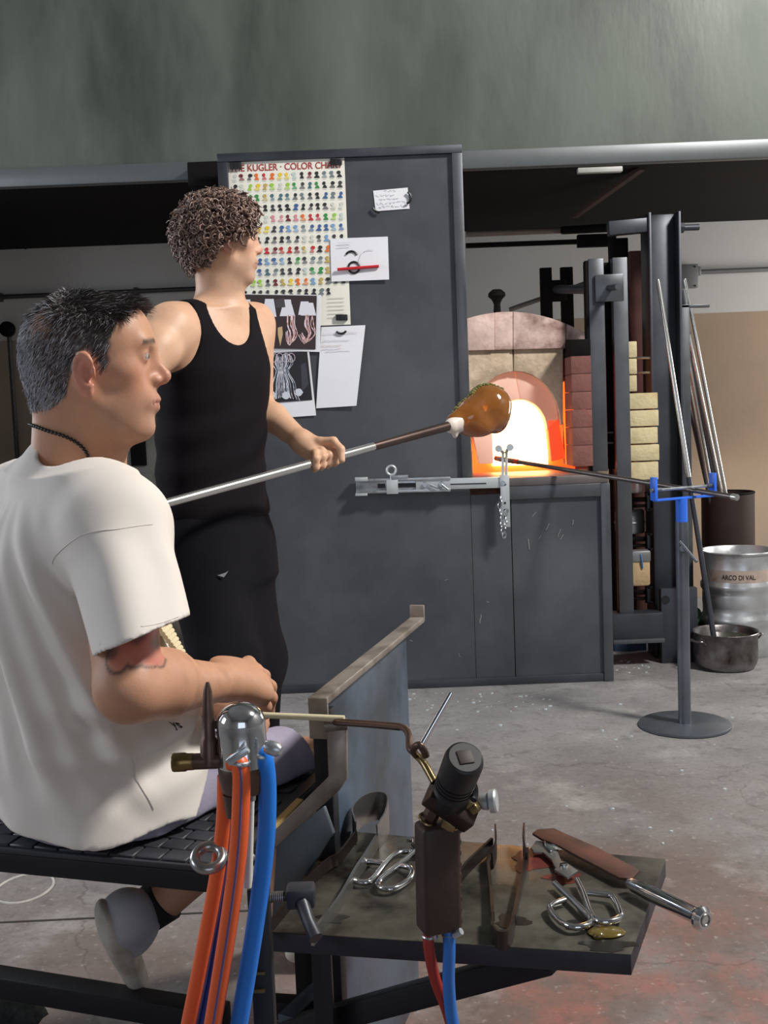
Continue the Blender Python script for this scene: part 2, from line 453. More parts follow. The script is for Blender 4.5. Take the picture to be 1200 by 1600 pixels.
# ================================================================== papers on the shield
YP = YS - 0.004
m_paper = mat('white_paper', (232, 232, 238), 0.8, var=0.02)
m_chart = mat('chart_paper', (236, 234, 222), 0.75, var=0.03)
m_ink = mat('ink_grey', (120, 120, 135), 0.8, var=0)
m_redink = mat('ink_red', (196, 120, 125), 0.8, var=0)
m_print = mat('colour_print', (255, 255, 255), 0.7, var=0, attr='Col')
m_magnet = mat('black_magnet', (26, 26, 30), 0.4, var=0.05)
m_title = mat('title_red', (166, 62, 60), 0.7, var=0)


def sheet(name, corners, Y, material, parent, thick=0.0012, curl=None):
    """paper through four photograph corners (tl, tr, br, bl), with a slight curl"""
    a, b, c_, d_ = [P(x, y, Y) for x, y in corners]; n = 8; vs = []; fs = []
    for lay in (0, 1):
        for i in range(n + 1):
            for j in range(n + 1):
                s, t = j / n, i / n
                p = (a * (1 - s) + b * s) * (1 - t) + (d_ * (1 - s) + c_ * s) * t
                off = 0 if curl is None else curl(s, t)
                vs.append(p + V((0, -off + lay * thick, 0)))
    k = (n + 1) ** 2
    for lay in (0, 1):
        for i in range(n):
            for j in range(n):
                q = [i * (n + 1) + j + lay * k, i * (n + 1) + j + 1 + lay * k, (i + 1) * (n + 1) + j + 1 + lay * k, (i + 1) * (n + 1) + j + lay * k]
                fs.append(tuple(q))
    return G().add(vs, fs).make(name, material, parent, angle=60)


def printed(name, polys, parent, Y):
    """flat print: list of (pixel polygon, colour) laid on a sheet at depth Y"""
    vs = []; fs = []; cs = []
    for i_, (poly, col) in enumerate(polys):
        o = len(vs); dy = 0.0003 * (i_ > 0) + 0.000004 * i_; vs += [tuple(P(x, y, Y) - V((0, dy, 0))) for x, y in poly]; fs.append(tuple(range(o, o + len(poly)))); cs += [lin(col)] * len(poly)
    me = bpy.data.meshes.new(name); me.from_pydata(vs, [], fs); me.materials.append(m_print)
    at = me.color_attributes.new('Col', 'FLOAT_COLOR', 'POINT'); at.data.foreach_set('color', np.array(cs, 'f').ravel())
    o = bpy.data.objects.new(name, me); COL.objects.link(o); adopt(o, parent); return o


def stroke(pts, w):
    """thin printed line along pixel points, as quads"""
    out = []
    for (x0, y0), (x1, y1) in zip(pts[:-1], pts[1:]):
        dx, dy = x1 - x0, y1 - y0; l = math.hypot(dx, dy) + 1e-6; nx, ny = -dy / l * w / 2, dx / l * w / 2
        out.append([(x0 + nx, y0 + ny), (x1 + nx, y1 + ny), (x1 - nx, y1 - ny), (x0 - nx, y0 - ny)])
    return out


def text_mesh(name, body, origin, xdir, zdir, size, material, parent, bold=0.0, width=None):
    cu = bpy.data.curves.new(name, 'FONT'); cu.body = body; cu.size = size; cu.offset = bold; cu.extrude = 0.0
    ob = bpy.data.objects.new(name, cu); COL.objects.link(ob)
    dg = bpy.context.evaluated_depsgraph_get(); me = bpy.data.meshes.new_from_object(ob.evaluated_get(dg))
    bpy.data.objects.remove(ob, do_unlink=True)
    xd = unit(xdir); zd = unit(zdir); yd = np.cross(xd, zd)
    k = 1.0
    if width:
        xs = [v.co.x for v in me.vertices]; k = width / (max(xs) - min(xs))
    for v in me.vertices:
        v.co = Vector(V(origin) + xd * v.co.x * k + zd * v.co.y - yd * v.co.z * 0)
    me.materials.clear(); me.materials.append(material); me.name = name
    o = bpy.data.objects.new(name, me); COL.objects.link(o); adopt(o, parent); return o


def magnet(x, y, label, box=None, arc=None):
    t = thing('magnet', label, 'magnet', P(x, y, YP), 'black magnets on the shield')
    if box:
        w, h = box; G().box(P(x, y, YP - 0.008), (w * YS / FPX, 0.014, h * YS / FPX), (unit(_r), (0, 1, 0), (0, 0, 1))).make('block', m_magnet, t, bevel=0.002)
        for k in (-0.3, 0.0, 0.3): G().box(P(x + k * w, y, YP - 0.0155), (0.002, 0.002, h * 0.8 * YS / FPX)).make('rib', m_conduit2, t)
    if arc:
        R, a0, a1 = arc; r_ = R * YS / FPX
        G().torus(P(x, y, YP - 0.01), r_, 0.0045, (0, -1, 0), 16, 8, start=math.radians(a0), end=math.radians(a1)).make('ring', m_magnet, t)
    return t


jj = random.Random(77); sc_l = []
for (x, y, l, a_) in [(838, 800, 10, 2.3), (858, 818, 11, 2.0), (876, 826, 14, 1.9), (880, 835, 9, 2.1), (846, 836, 7, 2.2), (826, 842, 16, 1.5), (896, 812, 8, 1.8), (812, 776, 6, 2.4), (640, 1000, 5, 0.4), (752, 960, 14, 1.75), (760, 940, 5, 0.3), (716, 1020, 7, 1.2), (700, 905, 6, 2.8), (560, 1030, 7, 0.2)]:
    pts = [(x + l * q * math.cos(a_) + jj.uniform(-.6, .6), y + l * q * math.sin(a_)) for q in (0, .33, .66, 1)]
    sc_l += [(q, (150, 150, 152)) for q in stroke(pts, jj.uniform(0.5, 1.0))]
printed('scratches', sc_l, sh, YS - 0.0006)
# the colour chart
ch = thing('colour_chart', 'large cream glass colour chart poster with rows of swatches', 'poster', P(450, 508, YP))
sheet('paper', [(355, 252), (538, 246), (548, 507), (366, 514)], YP, m_chart, ch)
PAL = {'.': None, 'f': (205, 208, 200), 'k': (38, 40, 44), 'n': (60, 62, 66), 'r': (190, 45, 50), 'o': (226, 110, 45), 'y': (232, 200, 40), 'b': (62, 96, 150),
       'l': (120, 160, 200), 't': (70, 110, 120), 'g': (50, 140, 70), 'v': (150, 200, 60), 'p': (214, 140, 150), 'w': (190, 205, 200), 'a': (190, 165, 90), 'd': (110, 38, 44), 'z': (110, 125, 130)}
ROWS = ['fdkoroyywkdkzzk', 'kfvyavfvgntgkkn', '.vggatttkzkkbzb', 'kgkkknkkbkkkkff', '.gkkfppdporrgvw', '.vfyynbllzbbblb',
        'krkkknknkffnlnk', 'gyrrrdrrdarkorr', 'bvkblblkgnzzaya', 'kgybtznnkwggaaa', 'ybvvkdayoolaknk', 'kkknnknknkkzk..']
polys = []
for rr, row in enumerate(ROWS):
    for cc, ch_ in enumerate(row):
        col = PAL[ch_]
        if col is None: continue
        x = 366 + cc * 11.75 + rr * 0.62; y = 277 + rr * 16.65 - cc * 0.42
        if rr == 0: y += 0.6
        j = random.Random(rr * 20 + cc); lean = j.uniform(-1.2, 1.2); hw = j.uniform(2.2, 3.4); sw = j.uniform(3.0, 4.6)
        base = tuple(min(255, int(v * 0.6 + 90)) for v in col) if j.random() < 0.4 else col
        polys.append(([(x - sw, y + 5), (x + sw, y + 5), (x + sw * 0.8, y + 2.6), (x + 1.2, y + 0.4), (x - 1.2, y + 0.4), (x - sw * 0.8, y + 2.6)], base))
        polys.append(([(x + lean + hw * math.cos(t) * (1.25 if math.cos(t) * lean > 0 else 0.9), y - 2.4 + 3.0 * math.sin(t)) for t in [k * math.pi / 4 for k in range(8)]], col))
        polys.append(([(x - 3, y + 6.6), (x + 3, y + 6.6), (x + 3, y + 7.2), (x - 3, y + 7.2)], (185, 184, 175)))
for yy in range(466, 500, 6): polys.append(([(512, yy), (538, yy - 1), (538, yy), (512, yy + 1)], (196, 196, 186)))
printed('swatches', polys, ch, YP - 0.0012)
o = P(359, 268.5, YP - 0.0015); e = P(535, 262, YP - 0.0015)
text_mesh('title', 'THE KUGLER · COLOR CHART', o, e - o, np.cross(unit(e - o), (0, 1, 0)) * 1.0, 0.038, m_title, ch, 0.0006, width=np.linalg.norm(e - o))

# sheet with the ring sketch and the red rod
nt_ = thing('ring_sketch_sheet', 'white sheet with ring magnet and red rod across it', 'paper', P(560, 438, YP))
sheet('paper', [(516, 373), (606, 370), (608, 437), (518, 440)], YP - 0.006, m_paper, nt_, curl=lambda s, t: 0.006 * s)
pl = []
for q in stroke([(578 + 16 * math.cos(t), 407 - 17 * math.sin(t)) for t in np.linspace(1.2, 3.2, 9)], 0.9): pl.append((q, (205, 205, 212)))
for yy in (380, 385): pl += [(q, (206, 200, 210)) for q in stroke([(528, yy), (548, yy - 1)], 1.0)]
printed('sketch', pl, nt_, YP - 0.0145)
t = thing('red_rod', 'thin red glass rod held flat against the white sheet', 'rod', P(560, 418, YP))
G().tube([P(527, 421, YP - 0.02), P(592, 416, YP - 0.02)], 0.0062, 10).make('rod', mat('red_glass', (200, 30, 40), 0.25, var=0.05, coat=0.5), t)
magnet(553, 418, 'ring magnet behind the red rod', arc=(8.5, 0, 359.9))
magnet(549, 402, 'curved magnet above the red rod', arc=(9, 20, 150))

# little handwritten card
t = thing('note_card', 'small handwritten note card, highest note right of the chart', 'note', P(610, 328, YP))
sheet('paper', [(583, 298), (637, 293), (640, 326), (587, 330)], YP, m_paper, t)
pl = []; jj = random.Random(4)
for k, (y, x0, x1) in enumerate(((300, 600, 616), (306.5, 586, 616), (313, 592, 622), (319, 588, 628), (324.5, 592, 634))):
    x = x0
    while x < x1:
        w = jj.uniform(3, 7); pts = [(x + w * q / 4, y - (x - 586) * 0.07 + jj.uniform(-2.0, 1.6)) for q in range(5)]
        pl += [(s_, (150, 150, 158)) for s_ in stroke(pts, 0.55)]; x += w + 1.8
printed('handwriting', pl, t, YP - 0.0013)
magnet(633, 309, 'curved magnet on the right edge of the note card', arc=(9, -75, 65))
magnet(592, 322, 'curved magnet at lower left corner of the note card', arc=(9, 190, 275))

# chandelier photograph with shades
pic = thing('chandelier_print', 'photo print of a pink glass chandelier with white shades', 'photo', P(440, 545, YP))
m_photo_d = (52, 38, 42)
sheet('paper', [(380, 459), (502, 461), (500, 550), (381, 546)], YP - 0.004, m_paper, pic, curl=lambda s, t: 0.004 * s * s)
pl = [([(380, 460), (495, 462), (493, 546), (381, 543)], m_photo_d)]
for (x, y, w, h) in ((385, 468, 20, 27), (393, 475, 22, 18), (407, 475, 40, 16), (421, 467, 22, 28), (449, 468, 18, 24), (449, 476, 24, 18), (476, 471, 20, 21), (482, 473, 24, 20)):
    pl.append(([(x - w * 0.3, y), (x + w * 0.3, y), (x + w * 0.5, y + h), (x - w * 0.5, y + h)], (222, 222, 232)))
pl.append(([(430, 468), (444, 466), (446, 480), (431, 481)], (70, 66, 72)))
jj = random.Random(11)
for k in range(26):
    x = jj.choice((388, 396, 404, 418, 424, 434, 441, 449, 456, 462, 474, 480, 487)) + jj.uniform(-2, 2)
    cx = 438 + (x - 438) * jj.uniform(0.6, 0.95); yb = jj.uniform(530, 540)
    pts = [(x, 492), (x + jj.uniform(-3, 3), 508), (x + (1 if x < 438 else -1) * -4, 522), ((x + cx) / 2, yb), (cx, jj.uniform(515, 528))]
    pl += [(s_, jj.choice(((222, 190, 196), (206, 160, 165), (236, 214, 220), (190, 150, 130)))) for s_ in stroke([tuple(p[:2]) for p in smoothpath([(a_, b_, 0) for a_, b_ in pts], 4)], jj.uniform(0.9, 1.7))]
pl.append(([(434, 512), (441, 510), (442, 522), (438, 541), (434, 522)], (200, 170, 130)))
printed('photo', pl, pic, YP - 0.0098)

pic = thing('octopus_print', 'photo print of a clear glass chandelier with drooping arms, lower', 'photo', P(450, 650, YP))
sheet('paper', [(396, 547), (483, 549), (494, 649), (409, 655)], YP - 0.002, m_paper, pic, curl=lambda s, t: 0.003 * s * s)
pl = [([(403, 552), (480, 549), (488, 625), (411, 630)], (30, 28, 36))]
pl.append(([(470, 570), (478, 566), (482, 600), (472, 612)], (60, 60, 72)))
jj = random.Random(5)
for k in range(22):
    s_ = jj.uniform(-1, 1); x0 = 441 + s_ * 14
    pts = [(x0, 556 + jj.uniform(-4, 3)), (441 + s_ * 17, 568), (441 + s_ * 10, 580), (443 + s_ * 18, 598), (444 + s_ * 20, 614), (445 + s_ * 24, 620 + 6 * abs(s_))]
    pl += [(q, jj.choice(((196, 200, 214), (150, 156, 172), (222, 224, 234)))) for q in stroke([tuple(p[:2]) for p in smoothpath([(a_, b_, 0) for a_, b_ in pts], 4)], jj.uniform(0.6, 1.3))]
for x in (428, 437, 447, 455):
    pl += [(q, (206, 190, 200)) for q in stroke([(x + 6 * math.cos(t), 559 + 7 * math.sin(t)) for t in np.linspace(0, 6.3, 12)], 0.9)]
for (x, y, r_) in ((425, 617, 6), (447, 618, 6), (467, 613, 6)):
    pl.append(([(x + r_ * math.cos(t) * (1 + 0.15 * math.cos(5 * t)), y + r_ * math.sin(t)) for t in np.linspace(0, 2 * math.pi, 15)[:-1]], (206, 210, 222)))
printed('photo', pl, pic, YP - 0.0062)

# the long written page
pg = thing('written_page', 'long white page with faint handwriting, curling at lower right', 'paper', P(535, 637, YP))
sheet('paper', [(502, 511), (571, 508), (557, 634), (494, 638)], YP - 0.002, m_paper, pg, curl=lambda s, t: 0.012 * t * t * s + 0.004 * math.sin(3 * t))
pl = []; jj = random.Random(8)
for y, x0, x1, c_ in ((522, 505, 560, (205, 196, 206)), (533, 504, 548, (186, 186, 200)), (541, 503, 535, (212, 176, 180)), (546, 503, 534, (200, 190, 200)), (550, 508, 548, (206, 200, 208))):
    pl += [(q, c_) for q in stroke([(x, y - (x - 503) * 0.04 + jj.uniform(-0.7, 0.7)) for x in np.arange(x0, x1, 3.0)], 0.7)]
printed('handwriting', pl, pg, YP - 0.0082)
magnet(533, 512, 'curved magnet at the top of the long written page', arc=(9, 215, 325))
magnet(368, 259, 'black block magnet at top left corner of the chart', box=(18, 10))
magnet(525, 253, 'black block magnet at top right corner of the chart', box=(18, 9))
magnet(534, 496, 'black block magnet at lower right corner of the chart', box=(18, 9))

# ================================================================== galvanised yoke bracket clamped to the shield
m_galv = mat('galvanised', (186, 192, 196), 0.32, 0.85, var=0.12, scale=30, rvar=0.1)
m_galv_w = mat('zinc_white', (200, 206, 208), 0.4, 0.6, var=0.08)
YB = 4.50
br = thing('yoke_bracket', 'galvanised sliding arm with forked roller rest, bolted across the shield', 'bracket', P(670, 760, YB))
s_ = YB / FPX
A0, A1 = P(556, 760, YB), P(796, 754, YB); ax = unit(A1 - A0); az = np.cross(ax, (0, 1, 0)); az = az if az[2] > 0 else -az


def bpt(x, dz=0.0, dy=0.0):
    return A0 + ax * (x - 556) * s_ + az * dz * s_ + V((0, dy, 0))


def bbox_(x0, x1, z0, z1, y0, y1, name, material, bev=0.0015):
    a = bpt((x0 + x1) / 2, (z0 + z1) / 2, (y0 + y1) / 2)
    return G().box(a, ((x1 - x0) * s_, y1 - y0, (z1 - z0) * s_), (ax, (0, 1, 0), az)).make(name, material, br, bevel=bev)


bbox_(556, 704, -11, 11, 0.012, 0.035, 'channel_back', m_galv)
bbox_(556, 704, 7, 11.5, -0.01, 0.014, 'channel_lip', m_galv)
bbox_(556, 704, -11.5, -7, -0.01, 0.014, 'channel_lip', m_galv)
bbox_(650, 796, -8, 9, -0.004, 0.012, 'slide_bar', m_galv_w)
bbox_(704, 760, -1.2, 0.6, -0.0055, -0.004, 'slot', m_magnet, 0)
bbox_(590, 602, -4, 3, 0.008, 0.0125, 'slot', m_magnet, 0)
bbox_(620, 650, -4, 3, 0.008, 0.0125, 'slot', m_magnet, 0)
bbox_(604, 622, -13, 9, -0.016, 0.0, 'clamp_plate', m_galv_w)
bbox_(555, 575, 8, 14, -0.014, 0.03, 'end_cap', m_galv_w)
bbox_(555, 574, -15, -11, -0.012, 0.02, 'end_cap', m_galv_w)
bbox_(611, 638, 11, 16, -0.02, 0.02, 'lever', m_galv)
G().torus(bpt(612, 24, -0.01), 0.0185, 0.0055, (0, 1, 0), 22, 8).make('eye_ring', m_galv_w, br)
G().tube([bpt(612, 18, -0.01), bpt(612, 8, -0.01)], 0.006).make('eye_shank', m_galv_w, br)
for x in (664, 690, 786): G().lathe([(0.009, 0), (0.009, 0.006), (0.012, 0.006), (0.010, 0.014), (0, 0.014)], bpt(x, 0, -0.002), (0, -1, 0), 14).make('bolt', m_galv, br)
for x, dx, dz in ((690, 10, -8), (672, 12, -5)):
    G().tube([bpt(x, 0, -0.016), bpt(x + dx, dz, -0.022)], 0.0045).make('wing_lever', m_galv, br)
vs = [P(781, 742, YB), P(795, 742, YB), P(797, 823, YB), P(783, 823, YB)]
G().prism([v + V((0, -0.012, 0)) for v in vs], (0, 0.008, 0)).make('upright', m_galv_w, br, bevel=0.001)
for y in (757, 786, 797, 808): G().lathe([(0.005, 0), (0.005, 0.001), (0, 0.001)], P(789, y, YB - 0.0125), (0, -1, 0), 10).make('hole', m_magnet, br)
for x in (785.5, 791): G().tube([P(x, 742, YB - 0.006), P(x + 0.3, 708, YB - 0.006)], 0.006, 10).make('fork_stem', m_galv_w, br)
G().tube([P(787, 709, YB - 0.006), P(782, 702, YB - 0.006), P(777, 697, YB - 0.006)], 0.007, 10).make('fork_arm', m_galv, br)
G().tube([P(790, 709, YB - 0.006), P(794, 701, YB - 0.006), P(798, 695, YB - 0.006)], 0.007, 10).make('fork_arm', m_galv, br)
m_roller = mat('hot_roller', (215, 140, 120), 0.35, 0.7, var=0.1)
for x, y, sx in ((779, 701, -1), (797, 699, 1)):
    a = P(x - 5 * sx, y + 5, YB - 0.006); b = P(x + 3 * sx, y - 4, YB - 0.006); n = unit(np.cross(unit(b - a), (0, 1, 0)))
    G().tube([P(x, y, YB - 0.03), P(x, y, YB + 0.018)], 0.0125, 16).make('roller', m_roller, br)
    G().tube([P(x, y, YB - 0.034), P(x, y, YB - 0.029)], 0.015, 16).make('washer', m_galv_w, br)
chain = [(783, 780), (781, 790), (782, 800), (785, 810), (783, 820), (786, 830), (789, 822), (788, 836), (791, 812), (792, 800)]
for k, (x, y) in enumerate(chain):
    nrm = (0.25, -1, 0) if k % 2 else (1, -0.3, 0.1)
    G().torus(P(x, y, YB - 0.018), 0.0075, 0.0022, nrm, 12, 6, ry=0.0135, up=(0.1, 0, 1)).make('chain_link', m_galv, br)

# ================================================================== the furnace (glory hole)
YF = 4.86
m_refr = mat('refractory', (226, 204, 178), 0.9, var=0.22, scale=9, col2=(166, 148, 122), scale2=4.2, mix=(0.45, 0.68), bump=0.5, bscale=40)
m_crown = mat('crown_refractory', (226, 198, 188), 0.9, var=0.25, scale=8, col2=(130, 98, 92), scale2=5.5, mix=(0.45, 0.66), bump=0.4, bscale=35)
m_ring = mat('hot_ceramic', (236, 205, 190), 0.8, var=0.08, scale=6, emit=(255, 150, 110), estr=0.28)
m_hot = mat('glowing_wall', (255, 120, 60), 0.9, var=0.1, emit=(255, 72, 22), estr=1.6)
m_fire = mat('furnace_fire', (255, 200, 150), 0.9, var=0, emit=(255, 196, 120), estr=17.0)
m_redbrick = mat('fired_brick', (128, 84, 78), 0.9, var=0.2, scale=9, bump=0.4, bscale=45)
m_yelbrick = mat('pale_firebrick', (206, 192, 152), 0.9, var=0.14, scale=7, col2=(184, 150, 96), scale2=6, mix=(0.55, 0.75), bump=0.4, bscale=50)
fu = thing('furnace', 'brick glory hole furnace glowing white-orange inside its arch', 'furnace', (0.6, 5.0, 0))
sF = YF / FPX
# crown made of wedge blocks
cx_, cy_ = 800, 720


def crown_y(x): return 487 + ((x - 796) / 119.0) ** 2 * 34


edges = [708, 773, 802, 884, 917]
for i in range(len(edges) - 1):
    x0, x1 = edges[i] + 0.25, edges[i + 1] - 0.25; top = []
    for k in range(5):
        x = x0 + (x1 - x0) * k / 4; top.append((x, crown_y(x)))
    yb0 = 546 - (x0 - 800) * 0.025; yb1 = 546 - (x1 - 800) * 0.025
    if i == 3: yb0, yb1 = 531, 530
    dy = (0.0, 0.004, 0.0, 0.006)[i]
    G().prism([P(x, y, YF + dy) for x, y in top] + [P(x1, yb1, YF + dy), P(x0, yb0, YF + dy)], (0, 0.9, 0)).make('crown_block', m_crown, fu, bevel=0.002)
# lintel halves with an arched soffit
def arch(cx, cy, rx, ry, a0, a1, n): return [(cx + rx * math.cos(t), cy - ry * math.sin(t)) for t in np.linspace(a0, a1, n)]
aL = arch(806, 664, 70, 84, math.pi, math.pi / 2 + 0.06, 9); aR = arch(806, 664, 70, 84, math.pi / 2 + 0.05, 0.0, 9)
poly = [(709, 548), (801, 546)] + aL[::-1] + [(736, 740), (709, 740)]
G().prism([P(x, y, YF + 0.02) for x, y in poly], (0, 0.12, 0)).make('lintel', m_refr, fu, bevel=0.004)
poly = [(803, 546), (880, 544), (880, 664)] + aR[::-1]
G().prism([P(x, y, YF + 0.02) for x, y in poly], (0, 0.12, 0)).make('lintel', m_refr, fu, bevel=0.004)
# ceramic arch ring
def ring_poly(a0, a1, n=12):
    o_ = arch(803, 655, 69, 76, a0, a1, n); i_ = arch(812, 672, 43, 48, a0, a1, n); return o_ + i_[::-1]
for a0, a1 in ((0.0, 1.55), (1.56, math.pi)):
    G().prism([P(x, y, YF + 0.05) for x, y in ring_poly(a0, a1)], (0, 0.10, 0)).make('arch_ring', m_ring, fu, bevel=0.003)
G().prism([P(x, y, YF + 0.05) for x, y in ((855, 656), (872, 656), (884, 716), (862, 721))], (0, 0.10, 0)).make('arch_ring_leg', mat('red_hot_ceramic', (240, 130, 90), 0.8, emit=(255, 70, 30), estr=0.75, var=0.06), fu, bevel=0.003)
G().prism([P(x, y, YF + 0.05) for x, y in ((734, 656), (769, 673), (771, 724), (749, 725))], (0, 0.10, 0)).make('arch_ring_leg', m_ring, fu, bevel=0.003)
G().prism([P(x, y, YF + 0.04) for x, y in ((872, 606), (890, 588), (893, 726), (885, 726), (882, 664))], (0, 0.02, 0)).make('hot_gap', mat('hot_gap', (255, 120, 60), 0.9, var=0.3, scale=30, emit=(255, 92, 26), estr=3.0), fu, smooth=False)
# glowing chamber behind
G().mm((P(722, 600, 5.0)[0], 5.16, 0.86), (P(905, 600, 5.0)[0], 5.20, 1.42)).make('fire_wall', m_hot, fu, smooth=False)
G().prism([P(x, y, 5.13) for x, y in arch(812, 672, 42, 47, 0, math.pi, 14) + [(770, 728), (856, 726)]], (0, 0.025, 0)).make('fire', m_fire, fu, smooth=False)
G().mm((P(712, 600, 5.0)[0], 5.20, 0.0), (P(930, 600, 5.0)[0], 6.0, 1.45)).make('body', m_redbrick, fu, bevel=0.01)
G().mm((0.36, 4.60, 0.0), (0.93, 5.2, 0.842)).make('plinth', m_redbrick, fu, bevel=0.006)
G().mm((P(709, 600, 5.0)[0], YF + 0.14, 0.88), (P(735, 600, 5.0)[0], 5.2, 1.45)).make('side_wall', m_refr, fu, bevel=0.004)
# right jamb of bricks in front of the mouth
ys = [530, 556, 584, 612, 640, 668, 696, 729]
xa, xb = P(893, 600, 4.72)[0], P(924, 600, 4.72)[0]
for k in range(len(ys) - 1):
    z1 = P(905, ys[k] + 0.35, 4.72)[2]; z0 = P(905, ys[k + 1] - 0.35, 4.72)[2]
    G().mm((xa, 4.72, max(z0, 0.883)), (xb, 5.0, z1)).make('brick', m_redbrick if k else m_soot, fu, bevel=0.001)
# damper knob on the crown
k_ = P(777, 489, 5.0)
G().lathe([(0.018, -0.01), (0.015, 0.04), (0.024, 0.06), (0.040, 0.075), (0.038, 0.09), (0.020, 0.105), (0, 0.107)], k_, (0, 0, 1), 14).make('knob', m_soot, fu)
# pale brick column at the right side
yb = [(533, 612, 981, 995), (613, 640, 981, 1028), (640, 667, 981, 1029), (667, 694, 981, 1028), (694, 721, 981, 1030), (721, 751, 981, 1029)]
for k, (y0, y1, x0, x1) in enumerate(yb):
    rows = [(y0, y1)] if k else [(533, 559), (560, 585), (586, 612)]
    for (q0, q1) in rows:
        a = P(x0 + 1, q1, 4.83); b = P(x1, q0, 4.83)
        G().mm((a[0], 4.83 + 0.004 * (k % 2), a[2] + 0.0006), (b[0], 4.915, b[2] - 0.0004)).make('firebrick', m_yelbrick, fu, bevel=0.003)

# ================================================================== steel frame beside the furnace
fr = thing('steel_gantry', 'dark welded steel frame holding the furnace, upright beam at right', 'steel frame', (1.15, 4.9, 0))


def upright(x0, x1, y0, y1, Y, t, name, material, z0=None, bev=0.003):
    a = P((x0 + x1) / 2, y0, Y); b = P((x0 + x1) / 2, y1, Y); w = (x1 - x0) * Y / FPX
    zb = b[2] if z0 is None else z0
    return G().mm((a[0] - w / 2, Y, zb), (a[0] + w / 2, Y + t, a[2])).make(name, material, fr, bevel=bev)


upright(919, 943, 404, 735, 4.74, 0.012, 'flat_bar', m_steel_edge, 0.883)
upright(914, 919, 407, 735, 4.745, 0.05, 'flat_bar_flange', m_soot, 0.883)
upright(957, 980, 402, 962, 4.80, 0.05, 'flat_bar', m_steel_edge, 0.21)
upright(944, 956, 410, 735, 4.86, 0.02, 'back_bar', m_soot, 0.883)
G().box(P(952, 450, 4.73), (0.122, 0.012, 0.115)).make('tie_plate', m_steel_edge, fr, bevel=0.002)
G().tube([P(951, 450, 4.73), P(966, 448, 4.60)], 0.014, 12).make('tie_bolt', m_steel_edge, fr)
# upright beam
a = P(1038, 331, 4.93); wB = 50 * 4.9 / FPX / 2; xB = a[0]; zB = a[2]
G().mm((xB - wB, 4.925, 0), (xB - wB + 0.012, 5.08, zB)).make('beam_flange', m_steel_dk, fr, bevel=0.002)
G().mm((xB + wB - 0.012, 4.925, 0), (xB + wB, 5.08, zB)).make('beam_flange', m_steel_dk, fr, bevel=0.002)
G().mm((xB - wB + 0.012, 4.99, 0), (xB + wB - 0.012, 5.005, zB)).make('beam_web', m_steel_dk, fr, bevel=0.002)
G().mm((xB - wB - 0.0, 4.82, 0.0), (xB + wB + 0.02, 4.86, P(1040, 920, 4.82)[2])).make('foot_plate', m_steel_dk, fr, bevel=0.003)
G().lathe([(0.019, 0), (0.019, 0.002), (0, 0.002)], P(1040, 937, 4.819), (0, -1, 0), 18).make('foot_hole', m_magnet, fr)
G().mm((P(955, 960, 4.8)[0], 4.78, P(990, 999, 4.8)[2]), (xB - wB, 4.88, P(990, 958, 4.8)[2])).make('base_beam', m_steel_dk, fr, bevel=0.004)
G().mm((P(955, 960, 4.8)[0], 4.76, P(990, 1003, 4.8)[2]), (xB - wB, 4.80, P(990, 997, 4.8)[2])).make('base_lip', m_steel_edge, fr, bevel=0.002)
# cross members on top
G().bar(P(950, 358, 4.96), P(1014, 352, 4.96), 0.05, 0.062).make('head_beam', m_steel_dk, fr, bevel=0.003)
G().tube([P(1062, 356, 4.95), P(1092, 355, 4.95)], 0.014, 12).make('head_bolt', m_steel_dk, fr)
G().tube([P(1062, 356, 4.95), P(1068, 356, 4.95)], 0.024, 6).make('head_nut', m_steel_dk, fr)
G().mm((P(955, 400, 5.05)[0], 5.05, 0.2), (P(982, 400, 5.05)[0], 5.12, P(960, 372, 5.05)[2])).make('rear_post', m_soot, fr, bevel=0.003)
G().mm((P(984, 400, 5.3)[0], 5.3, 0.0), (P(1016, 400, 5.3)[0], 5.34, P(990, 392, 5.3)[2])).make('rust_sheet', mat('rust_sheet', (72, 40, 36), 0.8, var=0.2), fr, smooth=False)
G().bar(P(728, 384, 5.6), P(952, 376, 5.6), 0.03, 0.022).make('cross_rail', m_soot, fr)
G().bar(P(902, 377, 5.4), P(962, 375, 5.4), 0.04, 0.06).make('cross_block', m_soot, fr, bevel=0.003)
G().tube([P(728, 366, 6.0), P(880, 360, 6.0)], 0.016, 10).make('gas_pipe', mat('pipe_brown', (128, 112, 102), 0.6, 0.2), fr)
G().tube([P(880, 360, 6.0), P(952, 356, 5.5)], 0.022, 10).make('gas_pipe_sleeve', m_soot, fr)
for x0, x1, y0, y1 in ((844, 862, 418, 500), (876, 895, 417, 512)): upright(x0, x1, y0, y1, 5.45, 0.03, 'yoke_post', m_soot)
a = P(852, 438, 5.44); b = P(886, 470, 5.44); G().mm((a[0], 5.44, b[2]), (b[0], 5.47, a[2])).make('yoke_web', m_soot, fr, bevel=0.003)
G().tube([P(870, 452, 5.43), P(920, 452, 4.9)], 0.022, 10).make('tie_rod', m_steel_dk, fr)
G().tube([P(796, 484, 5.6), P(920, 441, 5.6)], 0.012, 8).make('slant_rod', mat('slant_rod', (120, 116, 112), 0.5, 0.4), fr)
for y in (560, 583): G().tube([P(992, y, 4.98), P(1016, y - 1, 4.94)], 0.006, 8).make('rung', m_galv, fr)
for y in (676, 692): G().tube([P(942, y, 4.86), P(958, y, 4.84)], 0.004, 8).make('rung', m_galv, fr)
